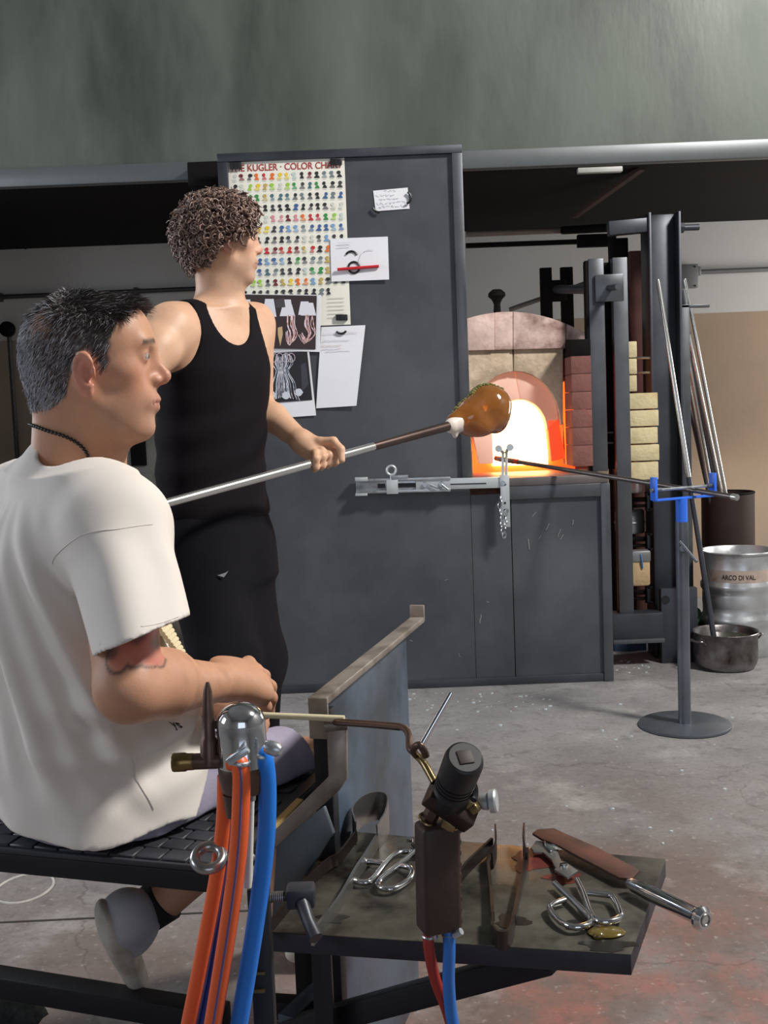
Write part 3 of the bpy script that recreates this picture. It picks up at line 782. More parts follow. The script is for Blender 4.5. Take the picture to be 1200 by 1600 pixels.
# clamped pieces lower down between bar and beam
m_tanblock = mat('tan_block', (186, 160, 122), 0.85, var=0.15, scale=8, bump=0.3)
m_canister = mat('dull_zinc', (150, 152, 152), 0.4, 0.7, var=0.25, scale=12)
q = thing('stone_block', 'tan block with blue streak low inside the steel frame', 'block', P(995, 917, 4.9))
a = P(984, 917, 4.86); b = P(1016, 862, 4.86); G().mm((a[0], 4.86, a[2]), (b[0], 4.92, b[2])).make('block', m_tanblock, q, bevel=0.012)
G().mm((a[0] - 0.001, 4.855, P(990, 879, 4.86)[2]), (b[0] + 0.002, 4.922, b[2] + 0.006)).make('grey_cap', m_canister, q, bevel=0.008)
G().tube(smoothpath([P(1001, 866, 4.854), P(1003, 877, 4.852), P(1004, 888, 4.856)], 4), 0.004, 6).make('blue_streak', mat('blue_paint', (70, 120, 180), 0.6), q)
q = thing('zinc_canister', 'dented zinc canister clamped in the steel frame', 'canister', P(993, 832, 5.04))
G().lathe([(0.0, 0), (0.066, 0), (0.068, 0.01), (0.068, 0.10), (0.06, 0.11), (0, 0.11)], P(984, 832, 5.08), (0, 0, 1), 24).make('body', m_canister, q)
G().lathe([(0.070, 0.045), (0.072, 0.05), (0.070, 0.055)], P(984, 832, 5.08), (0, 0, 1), 24, cap=False).make('bead', m_canister, q)
q = thing('chalk_block', 'small whitish block under the pale firebricks', 'block', P(993, 770, 5.0))
a = P(970, 772, 5.0); b = P(1005, 753, 5.0); G().mm((a[0], 5.0, a[2]), (b[0], 5.15, b[2])).make('block', mat('chalk', (196, 190, 186), 0.9, bump=0.3), q, bevel=0.01)
for y in (785, 847, 930):
    g = G(); g.bar(P(978, y - 4, 5.0), P(1012, y - 5, 4.98), 0.03, 0.02).bar(P(978, y + 6, 5.0), P(1010, y + 5, 4.98), 0.03, 0.012)
    g.make('clamp_arm', m_soot, fr, bevel=0.003)
    g = G(); a = P(1009, y - 15, 4.98); b = P(1013, y + 12, 4.98)
    g.mm((a[0], 4.95, b[2]), (b[0] + 0.004, 5.0, a[2])); g.mm((a[0], 4.95, a[2] - 0.012), (a[0] + 0.04, 5.0, a[2])); g.mm((a[0], 4.95, b[2]), (a[0] + 0.04, 5.0, b[2] + 0.012))
    g.make('clamp_jaw', m_steel_dk, fr, bevel=0.002)
G().mm((P(960, 1010, 5.1)[0], 5.1, 0.0), (P(1010, 1010, 5.1)[0], 5.3, P(985, 1000, 5.1)[2])).make('blue_sheet', mat('navy_sheet', (40, 62, 92), 0.6, var=0.2), fr, smooth=False)
m_void = mat('void_black', (18, 16, 17), 0.9, var=0)
G().mm((P(957, 700, 5.3)[0], 5.36, 0.0), (P(1060, 700, 5.3)[0], 5.40, P(1000, 500, 5.3)[2])).make('void_sheet', m_void, fr, smooth=False)  # black sheet standing in for the unlit void behind the frame

# ================================================================== punty iron, stand, rods, bin, keg, pot
m_iron = mat('iron_rod', (120, 112, 110), 0.3, 0.85, var=0.12, rvar=0.08)
m_steelrod = mat('bright_rod', (206, 206, 204), 0.2, 0.85, var=0.08)
pu = thing('punty_iron', 'long punty iron heating in the furnace mouth, resting on blue fork', 'punty', P(1065, 762, 3.85))
p0, p1 = P(775, 716, 4.92), P(1150, 777, 3.70)
G().tube([p0 + (p1 - p0) * t for t in (0, 0.02, 0.10, 0.11, 1.0)], [0.008, 0.013, 0.012, 0.0095, 0.0095], 14).make('shaft', m_iron, pu)
G().tube([p0 - (p1 - p0) * 0.001, p0 + (p1 - p0) * 0.12], 0.0115, 14).make('hot_tip', mat('hot_tip', (140, 62, 48), 0.5, 0.5, emit=(255, 60, 25), estr=0.12), pu)
G().tube([p1 - (p1 - p0) * 0.012, p1 + (p1 - p0) * 0.004], 0.0115, 12).make('end_collar', m_steelrod, pu)

m_gun = mat('gunmetal', (110, 115, 124), 0.36, 0.7, var=0.15, rvar=0.1)
m_blue = mat('blue_paint_bright', (46, 108, 226), 0.4, 0.0, var=0.08)
st = thing('pipe_stand', 'steel pipe rest stand with round base and blue fork head', 'stand', PZ(1070, 1134, 0))
b0 = PZ(1070, 1134, 0); YSt = b0[1]
G().lathe([(0.158, 0), (0.163, 0.003), (0.163, 0.010), (0.160, 0.012), (0, 0.012)], b0, (0, 0, 1), 64).make('base_disc', m_gun, st)
zp = P(1068, 815, YSt)[2]; zb2 = P(1068, 778, YSt)[2]; zf = zb2
G().lathe([(0.0225, 0.012), (0.0225, zp), (0.019, zp), (0.019, zp + 0.001)], b0, (0, 0, 1), 24).make('pole', m_gun, st)
G().lathe([(0.0205, zp - 0.004), (0.0205, zb2), (0, zb2)], b0, (0, 0, 1), 24).make('blue_sleeve', m_blue, st)
e0, e1 = P(1022, 782, YSt - 0.06), P(1114, 771, YSt + 0.06)
e0[2] = e1[2] = zf
G().bar(e0, e1, 0.022, 0.008).make('fork_bar', m_blue, st, bevel=0.002)
for e, yt in ((e0, 745), (e1, 738)):
    top = zf + (782 - 746) * YSt / FPX
    G().box((e[0], e[1], (zf + top) / 2), (0.012, 0.028, top - zf), (unit(e1 - e0), np.cross((0, 0, 1), unit(e1 - e0)), (0, 0, 1))).make('fork_plate', m_blue, st, bevel=0.002)
zr = zf + 0.036
G().tube([(e0[0], e0[1], zr), (e1[0], e1[1], zr)], 0.0055, 12).make('roller_pin', m_galv, st)
for e in (e0, e1):
    dirn = unit(e1 - e0) * (1 if e is e0 else -1)
    G().tube([V((e[0], e[1], zr)) - dirn * 0.012, V((e[0], e[1], zr)) + dirn * 0.03], 0.008, 12).make('roller', m_gun, st)
hp = P(1066, 850, YSt - 0.022)
G().tube([P(1062, 846, YSt - 0.03), P(1089, 878, YSt - 0.09)], 0.0058, 12).make('clamp_handle', m_gun, st)
G().tube([P(1067, 858, YSt - 0.02), P(1067, 857, YSt - 0.05)], 0.012, 12).make('clamp_boss', m_gun, st)

bin_c = P(1142, 780, 5.45); bx, by = bin_c[0], 5.5
bn = thing('rod_bin', 'dark rusty drum full of leaning iron rods', 'drum', (bx, by, 0))
zt = P(1142, 772, 5.4)[2]
G().lathe([(0.0, 0), (0.128, 0), (0.13, 0.01), (0.13, zt), (0.12, zt), (0.12, 0.05), (0, 0.05)], (bx, by, 0), (0, 0, 1), 40).make('drum', mat('rust_drum', (52, 38, 34), 0.7, 0.3, var=0.3), bn)
G().torus((bx, by, zt), 0.128, 0.006, (0, 0, 1), 40, 8).make('rim', m_soot, bn)
G().torus((bx, by, zt * 0.55), 0.131, 0.006, (0, 0, 1), 40, 8).make('rim', m_soot, bn)

RODS = [((1070, 436), 5.30, (1171, 842), 5.42, 0.0085, 'bright'), ((1065, 452), 5.28, (1098, 640), 5.40, 0.010, 'dark'), ((1076, 522), 5.28, (1166, 842), 5.46, 0.008, 'bright'),
        ((1077, 545), 5.30, (1150, 842), 5.48, 0.008, 'iron'), ((1076, 560), 5.30, (1127, 842), 5.50, 0.0075, 'bright'), ((1076, 598), 5.30, (1121, 842), 5.50, 0.0075, 'iron'), ((1078, 640), 5.36, (1122, 842), 5.47, 0.008, 'dark')]
RL = ['tallest rod rising from the drum beside the upright beam', 'short dark rod tucked behind the rack post', 'bright rod right of the rack post, top near its mid height', 'dull iron rod in the middle of the drum bundle',
      'bright thin rod second from left in the drum bundle', 'thin iron rod third from left in the drum bundle', 'dark leftmost rod of the drum bundle']
for (a, Ya, b, Yb, r_, kd), lb in zip(RODS, RL):
    pa, pb = P(*a, Ya), P(*b, Yb); ext = (pb - pa) / (pb[2] - pa[2]); pb = pa + ext * (0.06 - pa[2])
    # keep the foot inside the drum
    q = V((bx, by, 0.06)); dv = pb - q; L_ = math.hypot(dv[0], dv[1])
    if L_ > 0.1: pb = q + V((dv[0], dv[1], 0)) * 0.1 / L_
    t = thing('iron_rod', lb, 'rod', pb, 'rods standing in the drum')
    G().tube([pa, pa + (pb - pa) * 0.004, pb], [r_ * 0.7, r_, r_], 10).make('rod', {'bright': m_steelrod, 'iron': m_iron, 'dark': m_steel_dk}[kd], t)
t = thing('leaning_blowpipe', 'long pale blowpipe leaning on the beam, foot in the cooking pot', 'blowpipe', P(1115, 1000, 4.64))
pa, pb = P(1028, 437, 4.84), P(1116, 1000, 4.66); dv = pb - pa
G().tube([pa, pa + dv * 0.01, pa + dv * 0.55], [0.0075, 0.0095, 0.011], 12).make('upper_pipe', m_steelrod, t)
G().tube([pa + dv * 0.55, pb], [0.011, 0.0125], 12).make('lower_pipe', m_steel_dk, t)
rk = thing('rod_rack', 'slim grey rack post with a short crossbar for rods', 'rack', P(1070, 780, 5.12))
a = P(1070, 476, 5.1)
G().mm((a[0] - 0.022, 5.1, 0), (a[0] + 0.022, 5.115, a[2])).make('post', m_steel_edge, rk, bevel=0.002)
G().bar(P(1063, 479, 5.11), P(1108, 478, 5.11), 0.02, 0.014).make('crossbar', m_steel_edge, rk, bevel=0.002)

m_keg = mat('keg_steel', (196, 198, 200), 0.34, 0.7, var=0.2, scale=7, rvar=0.15)
m_keg_rust = mat('keg_label', (186, 168, 156), 0.6, 0.3, var=0.2, scale=14, col2=(140, 110, 70), scale2=16, mix=(0.55, 0.7))
kc = PZ(1160, 1010, 0); kx = P(1156, 900, 4.98)[0]; ky = 5.0; R = 0.166; K = ky / FPX
kg = thing('steel_keg', 'dented open steel keg with a worn label, right edge', 'keg', (kx, ky, 0))
zt = P(1156, 858, ky)[2]
zz = lambda y: P(1156, y, ky - R)[2]
prof = [(R * 0.93, 0.0), (R * 0.98, 0.012), (R * 0.98, zz(1018)), (R, zz(1012)), (R * 0.97, zz(1008)), (R * 0.97, zz(985)), (R * 1.03, zz(980)), (R * 1.03, zz(970)), (R * 0.97, zz(966)), (R * 0.97, zz(953)), (R * 0.985, zz(950)),
        (R * 0.985, zz(934)), (R * 0.97, zz(931)), (R * 1.03, zz(925)), (R * 1.03, zz(918)), (R * 0.98, zz(914)), (R * 0.98, zz(882)), (R * 0.965, zz(872)), (R * 0.985, zz(866)), (R * 1.0, zt - 0.012), (R * 1.02, zt - 0.004), (R * 1.0, zt), (R * 0.96, zt - 0.006), (R * 0.95, zt - 0.09), (0, zt - 0.10)]
G().lathe(prof, (kx, ky, 0), (0, 0, 1), 64).make('shell', m_keg, kg, angle=55)
g = G(); vs = []; fs = []; n = 40
for k in range(n + 1):
    t_ = math.radians(200 + 130 * k / n)
    for z in (zz(912), zz(893)): vs.append((kx + (R * 0.982) * math.cos(t_), ky + (R * 0.982) * math.sin(t_), z))
for k in range(n): fs.append((2 * k, 2 * k + 1, 2 * k + 3, 2 * k + 2))
g.add(vs, fs).make('worn_label', m_keg_rust, kg)
tm = text_mesh('lettering', 'ARCO DI VAL.', (0, 0, 0), (1, 0, 0), (0, 0, 1), 0.030, mat('label_ink', (44, 36, 36), 0.7, var=0), kg, 0.0005, width=0.155)
for v in tm.data.vertices:
    ang = math.radians(226) + v.co.x / R; z = v.co.z + zz(907)
    v.co = Vector((kx + R * 0.988 * math.cos(ang), ky + R * 0.988 * math.sin(ang), z))

m_pot = mat('stained_pot', (132, 128, 128), 0.3, 0.85, var=0.3, scale=8, col2=(62, 52, 48), scale2=7, mix=(0.42, 0.66), rvar=0.15)
pc = PZ(1134, 1042, 0); px_, py_ = pc[0], pc[1]; rp = 0.137
zt = P(1132, 986, py_)[2]
pt = thing('cooking_pot', 'stained steel cooking pot of murky water in front of keg', 'pot', (px_, py_, 0))
G().lathe([(0.0, 0.0), (rp * 0.84, 0.0), (rp * 0.9, 0.008), (rp * 0.98, 0.03), (rp, 0.08), (rp * 0.99, zt - 0.008), (rp * 1.05, zt), (rp * 1.03, zt + 0.003), (rp * 0.96, zt - 0.004), (rp * 0.97, 0.08), (rp * 0.9, 0.012), (0, 0.01)], (px_, py_, 0), (0, 0, 1), 56).make('vessel', m_pot, pt, angle=60)
G().lathe([(rp * 0.965, zt - 0.03), (0, zt - 0.03)], (px_, py_, 0), (0, 0, 1), 48, cap=False).make('water', mat('murky_water', (62, 66, 56), 0.08, var=0.1), pt)
for ang in (205, 15):
    a_ = math.radians(ang); c0 = V((px_ + rp * math.cos(a_), py_ + rp * math.sin(a_), zt - 0.025)); t_ = V((-math.sin(a_), math.cos(a_), 0)); o_ = V((math.cos(a_), math.sin(a_), 0))
    G().tube(smoothpath([c0 - t_ * 0.035 - V((0, 0, 0.015)), c0 - t_ * 0.034 + o_ * 0.02, c0 - t_ * 0.02 + o_ * 0.036, c0 + t_ * 0.02 + o_ * 0.036, c0 + t_ * 0.034 + o_ * 0.02, c0 + t_ * 0.035 - V((0, 0, 0.015))], 5), 0.0042, 8).make('handle', m_pot, pt)
gl = thing('glass_scrap', 'lump of green scrap glass behind the pipe stand', 'glass', P(1087, 965, 5.05))
G().ball(P(1086, 958, 5.05), (0.03, 0.025, 0.028), 12, 8).ball(P(1090, 968, 5.04), (0.018, 0.02, 0.02), 10, 6).make('lump', mat('green_glass', (110, 170, 120), 0.08, var=0.2, trans=0.6), gl)
q = P(1088, 972, 5.05); G().mm((q[0] - 0.05, 5.0, 0), (q[0] + 0.04, 5.1, q[2])).make('support_block', m_soot, gl, bevel=0.004)
# ================================================================== glassblower's bench
TH = math.radians(17); E1 = V((math.cos(TH), -math.sin(TH), 0)); E2 = V((math.sin(TH), math.cos(TH), 0)); EZ = V((0, 0, 1))
m_rubber = mat('black_rubber', (46, 47, 54), 0.55, var=0.15, scale=12)
m_blackiron = mat('black_iron', (34, 34, 38), 0.5, 0.4, var=0.2)
m_railsteel = mat('worn_rail', (150, 140, 130), 0.4, 0.45, var=0.2, scale=12, col2=(92, 78, 70), scale2=9, mix=(0.5, 0.7), rvar=0.1)
m_plate = mat('rail_plate_steel', (88, 103, 122), 0.34, 0.4, var=0.2, scale=6, col2=(64, 70, 78), scale2=4, rvar=0.12)
m_zinc = mat('zinc_sheet', (104, 112, 118), 0.42, 0.6, var=0.15, scale=7, rvar=0.1)
m_tabletop = mat('greasy_table', (88, 85, 76), 0.36, 0.45, var=0.45, scale=11, col2=(36, 31, 27), scale2=7, mix=(0.46, 0.64), bump=0.08, bscale=40, rvar=0.14)
m_tableedge = mat('table_edge', (44, 44, 52), 0.5, 0.3, var=0.3, scale=18)

S0 = PZ(352, 1388, 0.53)
bench = thing('glass_bench', 'black iron glassblower bench with rubber mat seat and steel rail', 'bench', (S0[0] - 0.3, S0[1] + 0.2, 0))


def BP(a, b, z): return V((S0[0], S0[1], 0)) + E1 * a + E2 * b + EZ * z


ax3 = (E1, E2, EZ)
G().box(BP(-0.45, 0.205, 0.535), (0.90, 0.41, 0.03), ax3).make('seat_board', m_blackiron, bench, bevel=0.004)
seat = G().box(BP(-0.45, 0.205, 0.5535), (0.90, 0.41, 0.009), ax3).make('rubber_mat', m_rubber, bench, bevel=0.003)
proto = None
pw, pd = 0.041, 0.0205
for j in range(11):
    for i in range(21):
        c0 = BP(-0.018 - pw / 2 - i * pw - (pw / 2 if j % 2 else 0), 0.012 + pd / 2 + j * pd * 1.75, 0.5595)
        if i == 20 and j % 2: continue
        if proto is None:
            proto = G().box((0, 0, 0), (pw - 0.003, pd * 1.75 - 0.003, 0.005), ax3).make('tread_pad', m_rubber, None, bevel=0.0015, seg=1); o = proto
        else:
            o = proto.copy(); COL.objects.link(o)
        adopt(o, seat); o.location = tuple(c0)
for a in (-0.86, -0.04):
    for b in (0.03, 0.38):
        if (a, b) == (-0.04, 0.03): continue
        G().box(BP(a, b, 0.26), (0.035, 0.035, 0.52), ax3).make('leg', m_blackiron, bench, bevel=0.003)
s0, s1 = PZ(-60, 1524, 0.17), PZ(352, 1592, 0.17)
G().bar(s0 - EZ * 0.0, s1, 0.045, 0.04).make('stretcher', m_blackiron, bench, bevel=0.003)
# rail fence
R0 = PZ(498, 1088, 0.75); RD = unit((0.265, 0.964, 0)); RN = np.cross(RD, EZ)
def RP(t, n, z): return V((R0[0], R0[1], 0)) + RD * t + RN * n + EZ * z
G().box(RP(0.27, 0.0, 0.375), (0.50, 0.006, 0.73), (RD, RN, EZ)).make('rail_plate', m_plate, bench, bevel=0.001)
G().box(RP(0.315, 0.0, 0.744), (0.64, 0.028, 0.012), (RD, RN, EZ)).make('rail_cap', m_railsteel, bench, bevel=0.002)
G().box(RP(0.63, 0.0, 0.757), (0.008, 0.030, 0.034), (RD, RN, EZ)).make('rail_stop', m_railsteel, bench, bevel=0.002)
G().box(RP(-0.004, 0.0, 0.718), (0.006, 0.030, 0.062), (RD, RN, EZ)).make('rail_end', m_railsteel, bench, bevel=0.001)
G().box(RP(0.012, 0.002, 0.37), (0.026, 0.028, 0.72), (RD, RN, EZ)).make('rail_post', m_blackiron, bench, bevel=0.002)
# bent flat bar with a cradle for the pipe
YC = 1.50
G().prism([P(x, y, YC) for x, y in ((510, 1142), (541, 1139), (542, 1217), (529, 1236), (405, 1348), (398, 1328), (513, 1214))], (0.002, 0.007, 0)).make('bent_bracket', m_railsteel, bench, bevel=0.0015)
G().tube([P(507, 1134, YC), P(543, 1131, YC)], 0.0085, 14).make('cradle', m_railsteel, bench)
G().prism([P(x, y, YC + 0.03) for x, y in ((432, 1318), (505, 1260), (520, 1302), (512, 1312), (432, 1442), (424, 1442))], (0.004, 0.004, 0)).make('guard_sheet', m_zinc, bench, bevel=0.001)
G().bar(P(422, 1300, YC + 0.06), P(470, 1252, YC + 0.12), 0.012, 0.01).make('wood_strip', mat('pale_wood', (176, 150, 96), 0.7, var=0.2), bench)
# tool table
zT = 0.50
FL, FR_, BR_, BLk = PZ(412, 1455, zT), PZ(986, 1491, zT), PZ(1040, 1342, zT), PZ(528, 1297, zT)
tb = [FL, FR_, BR_, BLk]
G().prism([p - EZ * 0.027 for p in tb], EZ * 0.0255).make('tool_shelf_core', m_tableedge, bench, bevel=0.001)
top = G().prism([p - EZ * 0.0015 for p in tb], EZ * 0.0015).make('tool_shelf_top', m_tabletop, bench, bevel=0.0004)
# grease and rust stains on the shelf top: irregular thin films
def stain(cx, cy, rx, ry, seed, material, name='stain'):
    j = random.Random(seed); n = 22; ph = [j.uniform(0, 6.28) for _ in range(4)]
    pts = []
    for k in range(n):
        t = 2 * math.pi * k / n; q = 1 + 0.22 * math.sin(3 * t + ph[0]) + 0.13 * math.sin(5 * t + ph[1]) + 0.08 * math.sin(9 * t + ph[2])
        pts.append(PZ(cx + rx * q * math.cos(t), cy + ry * q * math.sin(t), zT))
    return G().prism(pts, EZ * 0.0006).make(name, material, bench)
m_st_red = mat('rust_film', (104, 48, 44), 0.35, 0.2, var=0.3, scale=20); m_st_dk = mat('grease_film', (40, 36, 32), 0.3, 0.2, var=0.3, scale=20)
stain(835, 1345, 36, 16, 3, m_st_red); stain(880, 1372, 26, 9, 5, m_st_red); stain(800, 1440, 26, 10, 8, m_st_dk); stain(950, 1478, 40, 9, 9, m_st_dk); stain(520, 1435, 22, 7, 10, m_st_dk); stain(905, 1445, 30, 8, 11, m_st_dk)
# struts below
G().bar(P(440, 1612, 1.62), PZ(862, 1497, 0.455), 0.03, 0.034).make('strut', m_blackiron, bench, bevel=0.002)
G().bar(P(447, 1600, 1.60), P(545, 1507, 1.80), 0.03, 0.026).make('strut', m_plate, bench, bevel=0.002)
q = P(533, 1480, 1.74); G().mm((q[0] - 0.012, 1.73, 0), (q[0] + 0.012, 1.755, 0.47)).make('leg', m_blackiron, bench, bevel=0.002)
G().bar(P(420, 1572, 1.66), P(560, 1580, 1.66), 0.03, 0.03).make('foot_bar', m_blackiron, bench, bevel=0.002)
q = PZ(850, 1480, 0.47); G().mm((q[0] - 0.3 - 0.014, q[1] + 0.16, 0), (q[0] - 0.3 + 0.014, q[1] + 0.19, 0.47)).make('leg', m_blackiron, bench, bevel=0.002)

# ================================================================== tools on the shelf
m_tool = mat('tool_steel', (160, 158, 156), 0.28, 0.9, var=0.15, rvar=0.1)
m_tool_dk = mat('tool_dark', (62, 52, 50), 0.35, 0.75, var=0.2, rvar=0.1)
m_chrome = mat('chrome', (214, 214, 218), 0.1, 1.0, var=0.03)
m_rusty = mat('rust_brown', (60, 36, 25), 0.65, 0.0, var=0.3, scale=18, col2=(84, 46, 34), scale2=14, rvar=0.12)


def flat(g, pts, z0, z1):
    return g.prism([PZ(x, y, zT) + EZ * z0 for x, y in pts], EZ * (z1 - z0))


def tz(pts, z, n=6):
    zs = z if hasattr(z, '__len__') else [z] * len(pts)
    return smoothpath([PZ(x, y, zT + zz_) for (x, y), zz_ in zip(pts, zs)], n)


def strap(pts, w, t, n=5):
    """flat steel strap standing on edge along a path: list of (x, y, height)"""
    g = G(); path = smoothpath([PZ(x, y, zT + h) for x, y, h in pts], n); vs = []; fs = []
    for i, p in enumerate(path):
        tn = unit(path[min(i + 1, len(path) - 1)] - path[max(i - 1, 0)]); sd = unit(np.cross(tn, EZ)); up = np.cross(sd, tn)
        for a, b in ((-1, -1), (1, -1), (1, 1), (-1, 1)): vs.append(p + sd * t / 2 * a + up * w / 2 * b)
    m = len(path)
    for i in range(m - 1):
        for k in range(4): fs.append((4 * i + k, 4 * i + (k + 1) % 4, 4 * i + 4 + (k + 1) % 4, 4 * i + 4 + k))
    fs += [(3, 2, 1, 0), (4 * m - 4, 4 * m - 3, 4 * m - 2, 4 * m - 1)]
    return g.add(vs, fs)


# spring tongs with looped bow
t = thing('spring_tongs', 'long steel spring tongs with wide bent bow, nearest the rail', 'tongs', PZ(540, 1350, zT))
strap([(556, 1306, .016), (552, 1284, .022), (568, 1266, .026), (592, 1259, .026), (606, 1266, .025), (603, 1290, .021), (590, 1312, .017)], 0.048, 0.0022).make('bow', m_tool, t)
strap([(557, 1305, .014), (530, 1340, .012), (510, 1352, .010), (470, 1392, .008), (420, 1452, .007)], 0.018, 0.003).make('arm', m_tool_dk, t)
strap([(591, 1311, .015), (572, 1342, .012), (556, 1366, .010), (530, 1412, .008), (488, 1466, .007)], 0.020, 0.0045).make('arm', m_tool, t)

# bow-handled shears
t = thing('trimming_shears', 'bright trimming shears with two open wire bows, behind torch grip', 'shears', PZ(600, 1365, zT))
G().tube(tz([(599, 1349), (572, 1347), (554, 1362), (553, 1375), (570, 1379), (582, 1374), (600, 1352), (618, 1335), (638, 1330), (655, 1336)], .008), 0.0042, 10).make('bow', m_chrome, t)
G().tube(tz([(626, 1352), (640, 1356), (644, 1364), (636, 1377), (616, 1388), (598, 1388), (591, 1381), (600, 1370), (630, 1346), (655, 1325)], .009), 0.0042, 10).make('bow', m_chrome, t)
flat(G(), [(640, 1340), (648, 1330), (700, 1296), (724, 1290), (716, 1306), (660, 1345)], 0.004, 0.008).make('blade', m_tool, t, bevel=0.0008)
flat(G(), [(642, 1330), (652, 1322), (708, 1300), (722, 1310), (690, 1330), (655, 1342)], 0.009, 0.012).make('blade', m_tool_dk, t, bevel=0.0008)
G().lathe([(0.006, 0.012), (0.006, 0.017), (0, 0.018)], PZ(641, 1326, zT), (0, 0, 1), 12).make('pivot', m_chrome, t)

# jacks
t = thing('jacks', 'dark iron jacks with two pointed blades and a rounded spring', 'jacks', PZ(795, 1400, zT))
strap([(770, 1430, .013), (771, 1456, .013), (778, 1468, .013), (790, 1469, .013), (799, 1458, .013), (803, 1436, .013)], 0.024, 0.0026).make('spring', m_tool_dk, t)
strap([(770, 1432, .012), (767, 1390, .010), (763, 1345, .010), (770, 1328, .012)], 0.012, 0.0042).make('arm', m_tool_dk, t)
strap([(803, 1436, .012), (812, 1390, .010), (823, 1345, .010), (824, 1330, .012)], 0.012, 0.0042).make('arm', m_tool_dk, t)
strap([(769, 1345, .014), (775, 1325, .020), (774, 1300, .022)], 0.026, 0.0026).make('blade', m_tool_dk, t)
strap([(823, 1345, .014), (818, 1322, .020), (819, 1298, .022)], 0.026, 0.0026).make('blade', m_tool_dk, t)
t = thing('flat_blade', 'dark flat knife blade leaning between torch grip and jacks', 'knife', PZ(745, 1345, zT))
strap([(712, 1378, .008), (735, 1350, .010), (769, 1318, .012)], 0.018, 0.004).make('blade', m_tool_dk, t)
G().tube(tz([(700, 1400), (712, 1378)], .008), 0.006, 10).make('tang', m_tool_dk, t)

# diamond shears
t = thing('diamond_shears', 'chrome diamond shears with angular loop handles, on rust stain', 'shears', PZ(900, 1390, zT))
flat(G(), [(830, 1332), (838, 1322), (856, 1324), (872, 1340), (879, 1358), (884, 1372), (872, 1373), (862, 1352), (848, 1340), (834, 1340)], 0.004, 0.009).make('jaw', m_tool, t, bevel=0.001)
flat(G(), [(848, 1320), (866, 1328), (873, 1340), (860, 1342), (852, 1334)], 0.009, 0.013).make('jaw', m_chrome, t, bevel=0.001)
flat(G(), [(866, 1372), (884, 1360), (904, 1374), (888, 1384)], 0.009, 0.013).make('joint', m_tool, t, bevel=0.001)
G().lathe([(0.006, 0.013), (0.0055, 0.017), (0, 0.0175)], PZ(881, 1367, zT), (0, 0, 1), 12).make('pivot', m_chrome, t)
G().tube(tz([(867, 1380), (884, 1396), (905, 1416), (922, 1436), (916, 1446), (894, 1448), (874, 1438), (860, 1422), (862, 1414), (883, 1406)], .009, 5), 0.0042, 10).make('handle', m_chrome, t)
G().tube(tz([(902, 1375), (912, 1396), (922, 1424), (933, 1438), (950, 1440), (968, 1434), (968, 1422), (958, 1402), (945, 1398), (918, 1395)], .010, 5), 0.0042, 10).make('handle', m_chrome, t)

# rusty paddle knife
t = thing('paddle_knife', 'rusty flat paddle with chrome handle overhanging shelf corner', 'paddle', PZ(950, 1360, zT))
flat(G(), [(832, 1315), (840, 1309), (866, 1307), (880, 1314), (930, 1336), (1000, 1374), (988, 1388), (968, 1386), (900, 1350), (870, 1333), (846, 1324)], 0.010, 0.014).make('blade', m_rusty, t, bevel=0.001)
ha, hb = PZ(992, 1384, zT + .014), PZ(1094, 1434, zT + .016); hd = unit(hb - ha)
G().lathe([(0.0, -0.012), (0.006, -0.012), (0.0095, 0.0), (0.0105, 0.03), (0.0105, np.linalg.norm(hb - ha) - 0.008), (0.013, np.linalg.norm(hb - ha) - 0.002), (0.0155, np.linalg.norm(hb - ha)), (0.0155, np.linalg.norm(hb - ha) + 0.004), (0.011, np.linalg.norm(hb - ha) + 0.009), (0, np.linalg.norm(hb - ha) + 0.009)], ha, hd, 24).make('handle', m_chrome, t)
G().torus(ha + hd * (np.linalg.norm(hb - ha) + 0.009), 0.007, 0.0015, hd, 18, 6).make('end_ring', m_tool, t)
t = thing('amber_drip', 'flat amber glass drip stuck near the shelf corner', 'glass', PZ(950, 1455, zT))
G().ball(PZ(948, 1456, zT + .002), (0.024, 0.016, 0.004), 18, 8).ball(PZ(936, 1462, zT + .003), (0.008, 0.006, 0.005), 10, 6).make('drip', mat('amber_glass', (112, 94, 44), 0.12, var=0.3, trans=0.3, coat=0.5), t)

# ================================================================== torch with orange and blue hoses (left)
Y1 = 1.02; s1_ = Y1 / FPX
m_brass = mat('dull_brass', (128, 106, 66), 0.32, 0.85, var=0.2, rvar=0.1)
m_brown = mat('brown_metal', (92, 72, 64), 0.38, 0.7, var=0.15)
m_orange = mat('orange_hose', (222, 92, 40), 0.42, var=0.08, bump=0.05, bscale=200)
m_bluehose = mat('blue_hose', (22, 116, 214), 0.38, var=0.06, bump=0.05, bscale=200)
m_stripe = mat('hose_stripe', (100, 76, 120), 0.5, var=0.05)
m_navyhose = mat('navy_hose', (40, 66, 150), 0.45, var=0.1)
tc_ = thing('gas_torch', 'chrome-domed gas torch on a post, brass valve, orange and blue hoses', 'torch', (P(405, 1400, 1.09)[0], 1.09, 0))
axc = P(381, 1195, Y1); R_ = 39 * s1_; UPV = unit(V((-0.02, 0.0, 1)))
h1 = (1195 - 1093) * s1_
prof = [(R_ * 1.02, -0.002), (R_ * 1.02, 0.003), (R_, 0.004)] + [(R_, h1 - R_ * 0.85)] + [(R_ * math.cos(a), h1 - R_ * 0.85 + R_ * 0.85 * math.sin(a)) for a in np.linspace(0.1, math.pi / 2 - 0.02, 10)] + [(0, h1)]
G().lathe(prof, axc, UPV, 48).make('chrome_dome', m_chrome, tc_, angle=60)
G().lathe([(R_ * 0.6, -0.028), (R_ * 0.95, -0.024), (R_ * 1.06, -0.01), (R_ * 1.06, -0.002), (R_, 0.002)], axc, UPV, 40).make('collar', m_brown, tc_)
